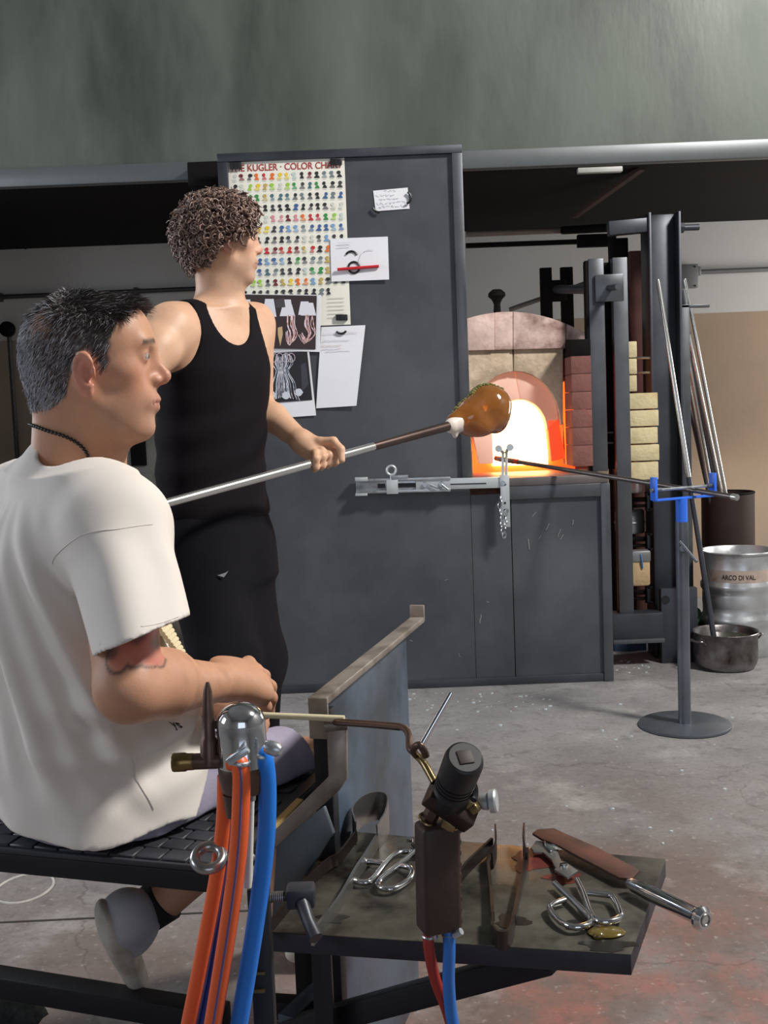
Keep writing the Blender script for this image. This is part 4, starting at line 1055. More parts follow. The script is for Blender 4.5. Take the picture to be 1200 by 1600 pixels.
G().lathe([(0.0, -0.052), (R_ * 0.42, -0.05), (R_ * 0.5, -0.028)], axc - V((R_ * 0.45, 0, 0)), UPV, 24).make('body', m_brown, tc_)
# valve and pilot tube
va = P(345, 1188, Y1); vb = P(302, 1190, Y1)
G().tube([va, vb], 13 * s1_, 16).make('valve_stem', m_brown, tc_)
vd = unit(vb - va)
kn = [(0.0, 0.0), (0.0085, 0.0), (0.0085, 0.006), (0.0095, 0.008), (0.0095, 0.018), (0.0085, 0.020), (0, 0.020)]
G().lathe([(r * 1.0, h) for r, h in kn], vb, vd, 10).make('valve_knob', m_brass, tc_)
G().lathe([(0.006, -0.006), (0.0075, -0.004), (0.0075, 0.0)], vb, vd, 20).make('valve_collar', m_brass, tc_)
pa, pb = P(327, 1192, Y1), P(324, 1066, Y1 + 0.004); L_ = np.linalg.norm(pb - pa); pd_ = unit(pb - pa)
G().lathe([(0.0, -0.004), (0.0085, -0.002), (0.0085, 0.022), (0.0065, 0.025), (0.0062, 0.045), (0.0042, L_ - 0.008), (0.0025, L_ - 0.002), (0.0018, L_), (0, L_)], pa, pd_, 20).make('pilot_tube', m_brown, tc_)
# hoses
def hose(pts, r, material, name, stripe=None, sidev=None):
    path = smoothpath([P(*p) for p in pts], 12)
    last = path[-1]; path += smoothpath([last, last + V((-0.02, 0.02, -0.3)), V((last[0] - 0.03, last[1] + 0.10, 0.04)), V((last[0] - 0.05, last[1] + 0.3, r))], 8)[1:]
    o = G().tube(path, r, 20).make(name, material, tc_, angle=80)
    if stripe:
        ps = [p + V(sidev) * r * 0.985 for p in path]
        G().tube(ps, r * 0.16, 6).make('stripe', stripe, o)
    return o
hose([(352, 1212, 1.035), (350, 1280, 1.035), (341, 1360, 1.035), (319, 1480, 1.04), (293, 1610, 1.05)], 13.2 * s1_, m_orange, 'orange_hose', m_stripe, unit((0.95, -0.3, 0)))
hose([(361, 1190, 1.00), (375, 1196, 0.995), (377, 1240, 0.995), (372, 1330, 0.995), (358, 1440, 1.0), (331, 1610, 1.01)], 14.2 * s1_, m_orange, 'orange_hose', m_stripe, unit((0.1, -1.0, 0)))
hose([(356, 1300, 1.05), (349, 1400, 1.05), (339, 1490, 1.05), (317, 1610, 1.055)], 11 * s1_, m_navyhose, 'navy_hose')
hose([(404, 1172, 1.02), (413, 1185, 1.01), (418, 1240, 1.01), (414, 1330, 1.01), (398, 1450, 1.015), (372, 1610, 1.02)], 14.5 * s1_, m_bluehose, 'blue_hose')
# hose clips
for (x, y, Yc, dr) in ((374, 1190, 0.996, (0.2, 0, 1)), (409, 1179, 1.012, (0.3, 0, 1))):
    G().torus(P(x, y, Yc), 15 * s1_, 0.0022, dr, 24, 8).make('hose_clip', m_galv, tc_)
G().bar(P(356, 1191, 0.985), P(388, 1170, 0.985), 0.008, 0.007).make('clip_screw', m_galv, tc_, bevel=0.001)
G().lathe([(0.0, 0), (0.006, 0), (0.007, 0.004), (0.007, 0.012), (0.004, 0.016), (0, 0.016)], P(416, 1166, 1.0), unit((0.9, -0.4, -0.2)), 12).make('clip_screw', m_galv, tc_)
# post, white tube, eyebolt
G().tube([P(395, 1200, 1.05), P(393, 1250, 1.05)], 7 * s1_, 12).make('stem', m_tool, tc_)
G().tube([P(392, 1245, 1.055), P(387, 1385, 1.06)], [6.2 * s1_, 8 * s1_], 16).make('white_tube', mat('white_enamel', (216, 214, 206), 0.35, var=0.04), tc_)
q = P(404, 1382, 1.09); G().mm((q[0] - 0.011, 1.078, 0.012), (q[0] + 0.011, 1.10, q[2])).make('post', m_blackiron, tc_, bevel=0.002)
G().mm((q[0] - 0.10, 0.99, 0.0), (q[0] + 0.10, 1.19, 0.012)).make('post_foot', m_blackiron, tc_, bevel=0.002)
for y in (1520, 1548): G().box(P(405, y, 1.076), (0.012, 0.004, 0.003)).make('weld_mark', m_brass, tc_)
G().torus(P(326, 1340, 1.02), 24 * s1_, 0.0052, unit((0.05, -0.42, 0.90)), 30, 10, ry=22 * s1_).make('eyebolt_ring', m_tool, tc_)
G().tube([P(345, 1336, 1.025), P(392, 1340, 1.075)], 0.005, 12).make('eyebolt_shank', m_tool, tc_)
G().lathe([(0.0065, 0), (0.0065, 0.005), (0, 0.005)], P(350, 1337, 1.03), (1, 0.4, 0), 6).make('eyebolt_nut', m_chrome, tc_)

# clamp lever on the post
cl = thing('clamp_lever', 'black ratchet clamp lever screwed to the torch post', 'clamp', P(440, 1400, 1.10))
G().tube([P(408, 1403, 1.10), P(452, 1400, 1.10)], 0.005, 12).make('screw', m_tool_dk, cl)
for k in range(9): G().torus(P(418 + k * 3, 1402.5 - k * 0.2, 1.10), 0.0052, 0.0008, unit(P(452, 1400, 1.10) - P(408, 1403, 1.10)), 12, 5).make('thread', m_tool, cl)
G().tube([P(414, 1402, 1.10), P(421, 1402, 1.10)], 0.011, 6).make('nut', m_tool_dk, cl)
m_cast = mat('cast_black', (50, 52, 58), 0.42, 0.3, var=0.1)
G().box(P(470, 1399, 1.10), (0.030, 0.026, 0.022)).make('head', m_cast, cl, bevel=0.004)
G().tube([P(472, 1410, 1.09), P(482, 1440, 1.075), P(494, 1466, 1.06)], [0.0078, 0.0068, 0.0075], 14).make('handle', m_cast, cl)

# ================================================================== second torch, hanging at the shelf front
Y2 = 1.22; s2 = Y2 / FPX
t2 = thing('hand_torch', 'black ribbed hand torch with brown grip, red and blue hoses', 'torch', P(685, 1450, Y2))
m_grip = mat('leather_grip', (52, 34, 29), 0.5, var=0.25, scale=20, bump=0.15, bscale=60)
g0, g1 = P(686, 1452, Y2), P(683, 1284, Y2); gd = unit(g1 - g0); gx = unit(np.cross(gd, (0, 1, 0))); gx = gx if gx[0] > 0 else -gx
G().box((g0 + g1) / 2, (0.047, 0.034, np.linalg.norm(g1 - g0)), (unit(gx + V((0, 0.35, 0))), np.cross(gd, unit(gx + V((0, 0.35, 0)))), gd)).make('grip', m_grip, t2, bevel=0.006, seg=3)
for k in range(9): G().ball(g0 + gd * (0.012 + k * 0.0135) + gx * 0.0245 + V((0, -0.004, 0)), (0.003, 0.003, 0.005), 8, 6).make('stitch', m_grip, t2)
h0, h1_ = P(701, 1250, Y2 - 0.01), P(727, 1183, Y2 - 0.065); hd2 = unit(h1_ - h0); Lh = np.linalg.norm(h1_ - h0); rH = 29.5 * s2
pr = [(0.0, -0.004), (rH * 0.95, -0.003), (rH * 1.05, 0.004), (rH * 1.05, 0.022)]
for k in range(4):
    z = 0.026 + k * 0.0065; pr += [(rH * 0.93, z), (rH * 0.93, z + 0.002), (rH * 1.04, z + 0.0025), (rH * 1.04, z + 0.006)]
pr += [(rH * 1.05, Lh - 0.008), (rH * 0.98, Lh - 0.002), (rH * 0.85, Lh), (0, Lh)]
G().lathe(pr, h0, hd2, 40).make('ribbed_head', mat('black_handle', (17, 17, 20), 0.5, var=0.1), t2, angle=30)
sx = unit(np.cross(hd2, EZ)); G().box(h1_ - sx * 0.0, (0.017, 0.017, 0.003), (sx, np.cross(hd2, sx), hd2)).make('square_socket', mat('socket_brown', (52, 36, 32), 0.6), t2, bevel=0.001)
m_brass2 = mat('bright_brass', (140, 122, 86), 0.25, 0.9, var=0.15)
yk0, yk1 = P(672, 1232, Y2 - 0.012), P(740, 1278, Y2 - 0.012)
G().bar(yk0, yk1, 0.036, 0.024, up=hd2).make('valve_block', mat('dark_casting', (66, 54, 50), 0.35, 0.7), t2, bevel=0.003)
for x, y, xb_, yb_ in ((683, 1255, 668, 1284), (718, 1266, 704, 1290)):
    G().tube([P(x, y, Y2 - 0.01), P(xb_, yb_, Y2)], 13 * s2, 6).make('hex_nut', m_brown, t2)
    G().torus(P(xb_, yb_ - 4, Y2 - 0.004), 13.5 * s2, 0.0018, unit(P(x, y, Y2 - 0.01) - P(xb_, yb_, Y2)), 20, 6).make('nut_ring', m_brass2, t2)
G().bar(P(690, 1282, Y2 - 0.004), P(712, 1290, Y2 - 0.006), 0.02, 0.012).make('brass_bridge', m_brass2, t2, bevel=0.002)
G().bar(P(722, 1240, Y2 - 0.006), P(748, 1262, Y2 - 0.01), 0.03, 0.014).make('brass_body', m_brass2, t2, bevel=0.002)
G().bar(P(735, 1268, Y2 - 0.016), P(749, 1258, Y2 - 0.02), 0.016, 0.010).make('brass_body', m_brass2, t2, bevel=0.002)
ka = P(748, 1253, Y2 - 0.01); kd_ = unit(V((0.94, -0.22, 0.1)))
G().lathe([(0.006, 0), (0.009, 0.004), (0.010, 0.010), (0.007, 0.012), (0.013, 0.013), (0.0135, 0.019), (0.012, 0.021), (0, 0.021)], ka, kd_, 24).make('knob', m_galv_w, t2)
G().torus(P(735, 1238, Y2 - 0.045), 15 * s2, 0.0042, unit((0.8, -0.5, 0.1)), 16, 8, start=-1.2, end=1.6).make('trigger_loop', mat('black_handle', (26, 26, 29)), t2)
# feed tube reaching to the cradle
fp = smoothpath([P(679, 1222, Y2 - 0.02), P(662, 1192, Y2), P(648, 1177, Y2 + 0.02)], 6)
G().tube(fp, 6.5 * s2, 12).make('brass_tube', m_brass2, t2)
fp = smoothpath([P(648, 1177, Y2 + 0.02), P(640, 1168, Y2 + 0.03), P(639, 1150, Y2 + 0.05), P(632, 1138, Y2 + 0.07), P(618, 1135, Y2 + 0.1), P(570, 1131, 1.40), P(524, 1128, 1.49)], 8)
G().tube(fp, [6.0 * s2] * 30 + [6.8 * s2] * (len(fp) - 30), 12).make('iron_tube', m_brown, t2)
G().tube(smoothpath([P(650, 1180, Y2 + .01), P(646, 1170, Y2 - .004), P(655, 1164, Y2 - .012), P(662, 1172, Y2 - .012), P(666, 1182, Y2 - .01)], 6), 6 * s2, 10).make('hook', m_brown, t2)
G().tube([P(656, 1170, Y2), P(662, 1158, Y2 + 0.004), P(705, 1083, Y2 + 0.02)], [4.2 * s2, 5.0 * s2, 5.2 * s2], 14).make('steel_lever', m_chrome, t2)
# hoses of the second torch
def hose2(pts, r, material, name):
    path = smoothpath([P(*p) for p in pts], 10); last = path[-1]
    path += smoothpath([last, last + V((0.02, 0.0, -0.3)), V((last[0] + 0.05, last[1] + 0.05, 0.03)), V((last[0] + 0.10, last[1] + 0.2, r))], 8)[1:]
    return G().tube(path, r, 18).make(name, material, t2, angle=80)
hose2([(671, 1446, Y2), (670, 1480, Y2), (680, 1530, Y2 + .01), (697, 1575, Y2 + .015), (708, 1612, Y2 + .02)], 9.2 * s2, mat('red_hose', (150, 42, 34), 0.42, var=0.1), 'red_hose')
hose2([(700, 1446, Y2), (702, 1480, Y2 - .004), (701, 1530, Y2 - .004), (704, 1575, Y2), (710, 1612, Y2)], 10.2 * s2, mat('mid_blue_hose', (42, 108, 190), 0.4, var=0.08), 'blue_hose')
for x, y in ((671, 1462), (701, 1459)):
    G().torus(P(x, y, Y2), 11 * s2, 0.0016, (0.05, 0, 1), 20, 6).make('hose_clip', m_galv, t2)
    G().tube([P(x + 8, y + 2, Y2 - 0.008), P(x + 20 * (1 if x > 690 else 0.3), y - 4, Y2 - 0.012)], 0.0042, 10).make('clip_screw', m_galv, t2)
wk = thing('wooden_stick', 'thin pale wooden stick lying from the man hand onto cradle', 'stick', P(480, 1124, 1.5))
G().tube([P(404, 1117, 1.515), P(538, 1123, 1.487)], [0.0042, 0.0046], 10).make('stick', mat('stick_wood', (214, 204, 170), 0.6, var=0.1), wk)

# ================================================================== small things on the floor
sc_ = thing('shop_rag', 'dark crumpled rag on the floor, bottom left corner', 'rag', PZ(10, 1590, 0.25))
rgp = PZ(0, 1585, 0.05); g = G(); me_v = []
jj = random.Random(3)
nseg, nr = 28, 16
vs = []; fs = []
for i in range(nr + 1):
    ph = math.pi * i / nr
    for k in range(nseg):
        th = 2 * math.pi * k / nseg
        q = 1 + 0.13 * math.sin(5 * th + 3 * ph) + 0.1 * math.sin(9 * th - 5 * ph + 1) + 0.08 * math.sin(13 * ph + 4 * th)
        vs.append(rgp + V((0.075 * math.sin(ph) * math.cos(th) * q, 0.07 * math.sin(ph) * math.sin(th) * q, 0.048 * math.cos(ph) * q)))
for i in range(nr):
    for k in range(nseg): fs.append((i * nseg + k, (i + 1) * nseg + k, (i + 1) * nseg + (k + 1) % nseg, i * nseg + (k + 1) % nseg))
g.add(vs, fs).make('rag', mat('rag_cloth', (48, 52, 50), 0.9, var=0.4, scale=30, bump=0.4, bscale=120), sc_, angle=180)

m_shard = mat('glass_shard', (222, 232, 236), 0.12, var=0.1, trans=0.3)
vs = []; fs = []; g = G(); jj = random.Random(21)
spots = [(jj.uniform(640, 860), jj.uniform(1082, 1112)) for _ in range(34)] + [(jj.uniform(960, 1015), jj.uniform(1030, 1052)) for _ in range(22)] + [(jj.uniform(700, 1190), jj.uniform(1090, 1330)) for _ in range(26)]
for x, y in spots:
    c0 = PZ(x, y, 0)
    if math.hypot(c0[0] - b0[0], c0[1] - b0[1]) < 0.19: continue
    r_ = jj.uniform(0.002, 0.006); n = 4
    g.prism([c0 + V((r_ * math.cos(t + jj.uniform(-.4, .4)) * jj.uniform(.6, 1.6), r_ * math.sin(t) * jj.uniform(.6, 1.4), 0)) for t in [k * 2 * math.pi / n for k in range(n)]], (0.001, 0, r_ * 0.8))
sh_o = g.make('glass_shards', m_shard, smooth=False)
tag(sh_o, 'scattered tiny clear glass shards on the concrete floor', 'glass shards', kind='stuff')

# ================================================================== gather of molten glass on the blowpipe
bp = thing('blowpipe', 'steel blowpipe carried by the standing man, glass gather at tip', 'blowpipe', P(510, 714, 3.0))
q1, q2 = P(510, 718, 3.0), P(707, 664, 3.33)
q0 = q1 + (q1 - q2) / np.linalg.norm(q1 - q2) * 0.92
G().tube([q0, q1, q1 + (q2 - q1) * 0.35], 0.0118, 18).make('shaft', m_steelrod, bp)
G().tube([q1 + (q2 - q1) * 0.35, q1 + (q2 - q1) * 0.42, q2], [0.0118, 0.0122, 0.0145], 18).make('hot_end', mat('heated_steel', (92, 76, 72), 0.32, 0.8, var=0.15), bp)
# ================================================================== sculpting by distance fields
class Field:
    def __init__(s): s.ops = []; s.lo = V((9, 9, 9)); s.hi = V((-9, -9, -9))

    def _add(s, f, lo, hi, k, op):
        s.ops.append((f, V(lo), V(hi), k, op))
        if op == 'u': s.lo = np.minimum(s.lo, lo); s.hi = np.maximum(s.hi, hi)
        return s

    def cap(s, a, b, ra, rb=None, k=0.01, op='u'):
        a = V(a); b = V(b); rb = ra if rb is None else rb; ab = b - a; L2 = float(ab @ ab) + 1e-12; m = max(ra, rb)

        def f(p):
            t = np.clip(((p - a) @ ab) / L2, 0, 1); return np.linalg.norm(p - a - t[:, None] * ab, axis=1) - (ra + (rb - ra) * t)
        return s._add(f, np.minimum(a, b) - m, np.maximum(a, b) + m, k, op)

    def chain(s, pts, rs, k=0.01, op='u'):
        for i in range(len(pts) - 1): s.cap(pts[i], pts[i + 1], rs[i], rs[i + 1], k, op)
        return s

    def ell(s, c, r, ax=None, k=0.01, op='u'):
        c = V(c); r = V([r] * 3) if np.isscalar(r) else V(r); A = np.eye(3) if ax is None else np.array([unit(a) for a in ax])

        def f(p):
            q = (p - c) @ A.T; k0 = np.linalg.norm(q / r, axis=1); k1 = np.linalg.norm(q / (r * r), axis=1) + 1e-9; return k0 * (k0 - 1) / k1
        e = np.abs(A.T) @ r
        return s._add(f, c - e, c + e, k, op)

    def rbox(s, c, h, rad, ax, k=0.005, op='u'):
        c = V(c); h = V(h); A = np.array([unit(a) for a in ax])

        def f(p):
            q = np.abs((p - c) @ A.T) - h + rad; return np.linalg.norm(np.maximum(q, 0), axis=1) + np.minimum(q.max(axis=1), 0) - rad
        e = np.abs(A.T) @ h
        return s._add(f, c - e, c + e, k, op)

    def plane(s, c, n, k=0.004):
        """cuts away the side the normal points to"""
        c = V(c); n = unit(n); return s._add(lambda p: -((p - c) @ n), (-9,) * 3, (9,) * 3, k, 's')

    def loft(s, secs, rgt, fwd, k=0.02, op='u', ex=2.3):
        """stack of ellipses: (centre point, half width along rgt, half depth along fwd), ordered by height"""
        secs = sorted(secs, key=lambda q: q[0][2]); Z = np.array([q[0][2] for q in secs]); C = np.array([q[0] for q in secs]); A = np.array([q[1] for q in secs]); B = np.array([q[2] for q in secs])
        rgt = unit(rgt); fwd = unit(fwd)
        zf = np.linspace(Z[0], Z[-1], 80)

        def sm(v):  # smooth the polyline in z
            y = np.interp(zf, Z, v); kern = np.hanning(17); kern /= kern.sum(); return np.convolve(np.pad(y, 8, mode='edge'), kern, 'valid')
        cx, cy, aa, bb = sm(C[:, 0]), sm(C[:, 1]), sm(A), sm(B)

        def f(p):
            z = p[:, 2]; x = np.interp(z, zf, cx); y = np.interp(z, zf, cy); a = np.interp(z, zf, aa); b = np.interp(z, zf, bb)
            dx = p[:, 0] - x; dy = p[:, 1] - y; u = np.abs(dx * rgt[0] + dy * rgt[1]) / a; v = np.abs(dx * fwd[0] + dy * fwd[1]) / b
            rr = (u ** ex + v ** ex + 1e-9) ** (1 / ex)
            d = (rr - 1) * np.minimum(a, b); return np.maximum(d, np.maximum(z - Z[-1], Z[0] - z))
        m = float(max(A.max(), B.max())); return s._add(f, C.min(0) - V((m, m, 0)), C.max(0) + V((m, m, 0)), k, op)

    def fn(s, f, k=0.004, op='s'):
        return s._add(f, (-9,) * 3, (9,) * 3, k, op)

    def __call__(s, p):
        d = np.full(len(p), 1e3); plo = p.min(0); phi = p.max(0)
        for f, lo, hi, k, op in s.ops:
            if op == 'd':
                m = np.abs(d) < 0.035
                if m.any(): d[m] = d[m] + f(p[m])
                continue
            pad = (0.05 if op == 'u' else 0.02) + k
            if (plo > hi + pad).any() or (phi < lo - pad).any(): continue
            v = f(p)
            if op == 'u':
                h = np.maximum(k - np.abs(d - v), 0) / max(k, 1e-9); d = np.minimum(d, v) - h * h * k * 0.25
            else:
                v = -v; h = np.maximum(k - np.abs(d - v), 0) / max(k, 1e-9); d = np.maximum(d, v) + h * h * k * 0.25
        return d


def polygonise(field, h, lo=None, hi=None):
    lo = (field.lo if lo is None else V(lo)) - 4 * h; hi = (field.hi if hi is None else V(hi)) + 4 * h
    S = 4; n = (np.ceil((hi - lo) / (h * S)).astype(int) + 1)
    def ev(idx, cellsize):  # evaluated in spatial buckets so that far shapes are skipped
        out = np.empty(len(idx), 'f'); key = idx // cellsize; key = (key[:, 0] * 4096 + key[:, 1]) * 4096 + key[:, 2]
        order = np.argsort(key, kind='stable'); cuts = np.flatnonzero(np.diff(key[order])) + 1
        for part in np.split(order, cuts): out[part] = field(lo + idx[part] * h)
        return out
    ci = np.stack(np.meshgrid(*[np.arange(k) for k in n], indexing='ij'), -1).reshape(-1, 3)
    cv = ev(ci * S, 32).reshape(n)
    act = np.abs(cv) < S * h * 2.6
    # grow by one coarse node
    g = act.copy()
    for axx in range(3):
        g |= np.roll(act, 1, axx) | np.roll(act, -1, axx)
    act = g
    fine = np.repeat(np.repeat(np.repeat(np.where(cv < 0, -1.0, 1.0).astype('f'), S, 0), S, 1), S, 2)
    ai = np.argwhere(act)
    off = np.stack(np.meshgrid(*[np.arange(S)] * 3, indexing='ij'), -1).reshape(-1, 3)
    fi = (ai[:, None, :] * S + off[None]).reshape(-1, 3)
    fine[fi[:, 0], fi[:, 1], fi[:, 2]] = ev(fi, 24)
    ins = fine < 0
    N = np.array(fine.shape) - 1
    cnt = np.zeros(N, 'i1')
    for a in (0, 1):
        for b in (0, 1):
            for c in (0, 1): cnt += ins[a:a + N[0], b:b + N[1], c:c + N[2]]
    cell = np.argwhere((cnt > 0) & (cnt < 8)); ids = np.full(N, -1, 'i4'); ids[cell[:, 0], cell[:, 1], cell[:, 2]] = np.arange(len(cell))
    corner = np.array([(a, b, c) for a in (0, 1) for b in (0, 1) for c in (0, 1)])
    vals = np.stack([fine[cell[:, 0] + a, cell[:, 1] + b, cell[:, 2] + c] for a, b, c in corner], 1)
    acc = np.zeros((len(cell), 3)); num = np.zeros(len(cell))
    for i in range(8):
        for j in range(i + 1, 8):
            if np.abs(corner[i] - corner[j]).sum() != 1: continue
            x = (vals[:, i] < 0) != (vals[:, j] < 0)
            t = np.where(x, vals[:, i] / np.where(x, vals[:, i] - vals[:, j], 1), 0)
            acc += np.where(x[:, None], corner[i] + t[:, None] * (corner[j] - corner[i]), 0); num += x
    verts = lo + (cell + acc / num[:, None]) * h
    quads = []
    for axx in range(3):
        o1, o2 = [k for k in range(3) if k != axx]
        sl0 = [slice(None)] * 3; sl1 = [slice(None)] * 3; sl0[axx] = slice(0, -1); sl1[axx] = slice(1, None)
        e = np.argwhere(ins[tuple(sl0)] != ins[tuple(sl1)])
        e = e[(e[:, o1] > 0) & (e[:, o2] > 0) & (e[:, o1] < N[o1]) & (e[:, o2] < N[o2])]
        flip = ins[e[:, 0], e[:, 1], e[:, 2]]
        q = []
        for d1, d2 in ((-1, -1), (0, -1), (0, 0), (-1, 0)):
            c = e.copy(); c[:, o1] += d1; c[:, o2] += d2; q.append(ids[c[:, 0], c[:, 1], c[:, 2]])
        q = np.stack(q, 1)
        if axx == 1: flip = ~flip
        q[~flip] = q[~flip][:, ::-1]; quads.append(q)
    quads = np.concatenate(quads); quads = quads[(quads >= 0).all(1)]
    return verts, quads


def mesh_np(name, verts, quads, material, parent=None, colors=None, smooth=True):
    me = bpy.data.meshes.new(name); nv, nf = len(verts), len(quads); kk = quads.shape[1]
    me.vertices.add(nv); me.vertices.foreach_set('co', np.asarray(verts, 'f').ravel())
    me.loops.add(nf * kk); me.loops.foreach_set('vertex_index', np.asarray(quads, 'i4').ravel())
    me.polygons.add(nf); me.polygons.foreach_set('loop_start', np.arange(0, nf * kk, kk, dtype='i4'))
    me.update(calc_edges=True); me.validate()
    if smooth: me.polygons.foreach_set('use_smooth', np.ones(len(me.polygons), bool))
    if colors is not None:
        at = me.color_attributes.new('Col', 'FLOAT_COLOR', 'POINT')
        c = np.ones((nv, 4), 'f'); c[:, :3] = colors; at.data.foreach_set('color', c.ravel())
    me.materials.append(material); o = bpy.data.objects.new(name, me); COL.objects.link(o)
    if parent is not None: adopt(o, parent)
    return o


def relax(verts, quads, it=2, f=0.5):
    """light smoothing of the sculpted surface"""
    n = len(verts); a = quads.ravel(); b = np.roll(quads, -1, 1).ravel()
    for _ in range(it):
        s = np.zeros((n, 3)); c = np.zeros(n)
        for ax_ in range(3): s[:, ax_] = np.bincount(a, verts[b, ax_], n) + np.bincount(b, verts[a, ax_], n)
        c = np.bincount(a, minlength=n) + np.bincount(b, minlength=n)
        verts = verts + f * (s / np.maximum(c, 1)[:, None] - verts)
    return verts


_nd = RNG.normal(size=(18, 3)); _nd /= np.linalg.norm(_nd, axis=1)[:, None]; _np = RNG.uniform(0, 6.28, 18)


def noise3(p, freq, n=6):
    """smooth pseudo-noise in about [-1, 1]"""
    s = 0
    for i in range(n): s = s + np.sin((p @ _nd[i]) * freq * (0.7 + 0.09 * i) + _np[i] + 1.3 * np.sin((p @ _nd[(i + 5) % 18]) * freq * 0.6 + _np[i + 5]))
    return s / (n ** 0.5) * 0.7


def srgb(c): return np.array(lin(c)[:3])


def frame(yaw, pitch=0.0, tilt=0.0):
    """head frame: rows forward, left, up. yaw from +X towards +Y; pitch down positive"""
    f = V((math.cos(yaw) * math.cos(pitch), math.sin(yaw) * math.cos(pitch), -math.sin(pitch)))
    l = V((-math.sin(yaw), math.cos(yaw), 0)); u = np.cross(f, l)
    l2 = l * math.cos(tilt) + u * math.sin(tilt); u2 = np.cross(f, l2)
    return np.array([f, l2, u2])


def add_head(F, o, A, sc=1.0, jaw=1.0, nose=1.0):
    def w(x, y, z): return o + sc * (x * A[0] + y * A[1] + z * A[2])
    E = lambda c, r, k, op='u', ax=A: F.ell(w(*c), V(r) * sc, ax, k * sc, op)
    C = lambda a, b, ra, rb, k, op='u': F.cap(w(*a), w(*b), ra * sc, rb * sc, k * sc, op)
    E((-0.012, 0, 0.030), (0.094, 0.075, 0.080), 0.02)
    E((-0.046, 0, 0.0), (0.056, 0.062, 0.068), 0.03)
    E((0.026, 0, -0.022), (0.054, 0.055, 0.078), 0.03)
    E((0.032, 0, 0.045), (0.049, 0.062, 0.05), 0.03)
    for s in (-1, 1):
        C((-0.008, s * 0.051, -0.045), (0.054, s * 0.018, -0.095), 0.014, 0.015, 0.03)
        E((0.045, s * 0.044, -0.010), (0.020, 0.016, 0.014), 0.025)
        E((0.050, s * 0.023, -0.050), (0.022, 0.018, 0.026), 0.03)
    E((0.067, 0, -0.094), (0.018, 0.021, 0.017), 0.022)
    C((0.074, -0.036, 0.030), (0.078, 0.0, 0.028), 0.009, 0.009, 0.018); C((0.078, 0, 0.028), (0.074, 0.036, 0.030), 0.009, 0.009, 0.018)
    for s in (-1, 1):
        E((0.093, s * 0.032, 0.012), (0.019, 0.016, 0.011), 0.014, 's')
        E((0.070, s * 0.0315, 0.012), (0.0140, 0.0150, 0.0120), 0.006)
        E((0.086, s * 0.0330, 0.0115), (0.013, 0.012, 0.0030), 0.002, 's')
    n = nose
    C((0.080, 0, 0.020), (0.080 + 0.021 * n, 0, -0.012), 0.0060, 0.0066, 0.014)
    E((0.080 + 0.0215 * n, 0, -0.0170), (0.0080, 0.0085, 0.0070), 0.008)
    C((0.082, 0, -0.027), (0.080 + 0.018 * n, 0, -0.0225), 0.0075, 0.0070, 0.008)
    C((0.074, 0, 0.018), (0.082, 0, -0.018), 0.010, 0.0125, 0.012)
    for s in (-1, 1):
        E((0.0875, s * 0.0120, -0.0230), (0.0110, 0.0064, 0.0070), 0.006)
        E((0.0940, s * 0.0060, -0.0310), (0.005, 0.0033, 0.004), 0.003, 's')
    E((0.075, 0, -0.052), (0.0145, 0.026, 0.020), 0.016)
    C((0.079, -0.018, -0.0550), (0.0890, 0, -0.0520), 0.0042, 0.0056, 0.008); C((0.0890, 0, -0.0520), (0.079, 0.018, -0.0550), 0.0056, 0.0042, 0.008)
    C((0.077, -0.015, -0.0620), (0.0865, 0, -0.0635), 0.0042, 0.0060, 0.008); C((0.0865, 0, -0.0635), (0.077, 0.015, -0.0620), 0.0060, 0.0042, 0.008)
    C((0.080, -0.023, -0.0580), (0.0960, 0, -0.0578), 0.0012, 0.0015, 0.003, 's'); C((0.0960, 0, -0.0578), (0.080, 0.023, -0.0580), 0.0015, 0.0012, 0.003, 's')
    E((0.064, 0, -0.076), (0.0165, 0.022, 0.016), 0.012)
    for s in (-1, 1):  # ears: bowl, helix, lobe, concha
        ex = unit(A[0] * 0.86 + A[1] * s * 0.42 + A[2] * 0.0); ey = unit(np.cross(A[2], ex)); R_ = np.array([ex, ey, A[2]])
        c = (-0.004, s * 0.0775, -0.016)
        F.ell(w(*c), V((0.016, 0.0070, 0.027)) * sc, R_, 0.008 * sc)
        ring = [w(*c) + sc * (ex * (-0.0155 * math.cos(t) - 0.002 * math.sin(t)) + A[2] * (0.0260 * math.sin(t) + 0.003) + ey * s * 0.004) for t in np.linspace(-1.15, 2.55, 9)]
        F.chain(ring, [0.004 * sc] * 9, 0.004 * sc)
        F.ell(w(c[0] + 0.003, c[1], c[2] - 0.0265), V((0.008, 0.005, 0.009)) * sc, R_, 0.006 * sc)
        F.ell(w(c[0] + 0.0035, c[1] + s * 0.0075, c[2] + 0.0015), V((0.0085, 0.006, 0.0155)) * sc, R_, 0.004 * sc, 's')
        F.ell(w(c[0] + 0.008, c[1] + s * 0.005, c[2] - 0.008), V((0.0045, 0.009, 0.0055)) * sc, R_, 0.003 * sc, 's')
    return w


def local(p, o, A, sc=1.0): return ((p - o) @ A.T) / sc


def finger(F, pts, r0=0.0098, r1=0.0078):
    n = len(pts); F.chain(pts, [r0 + (r1 - r0) * i / (n - 1) for i in range(n)], 0.006)


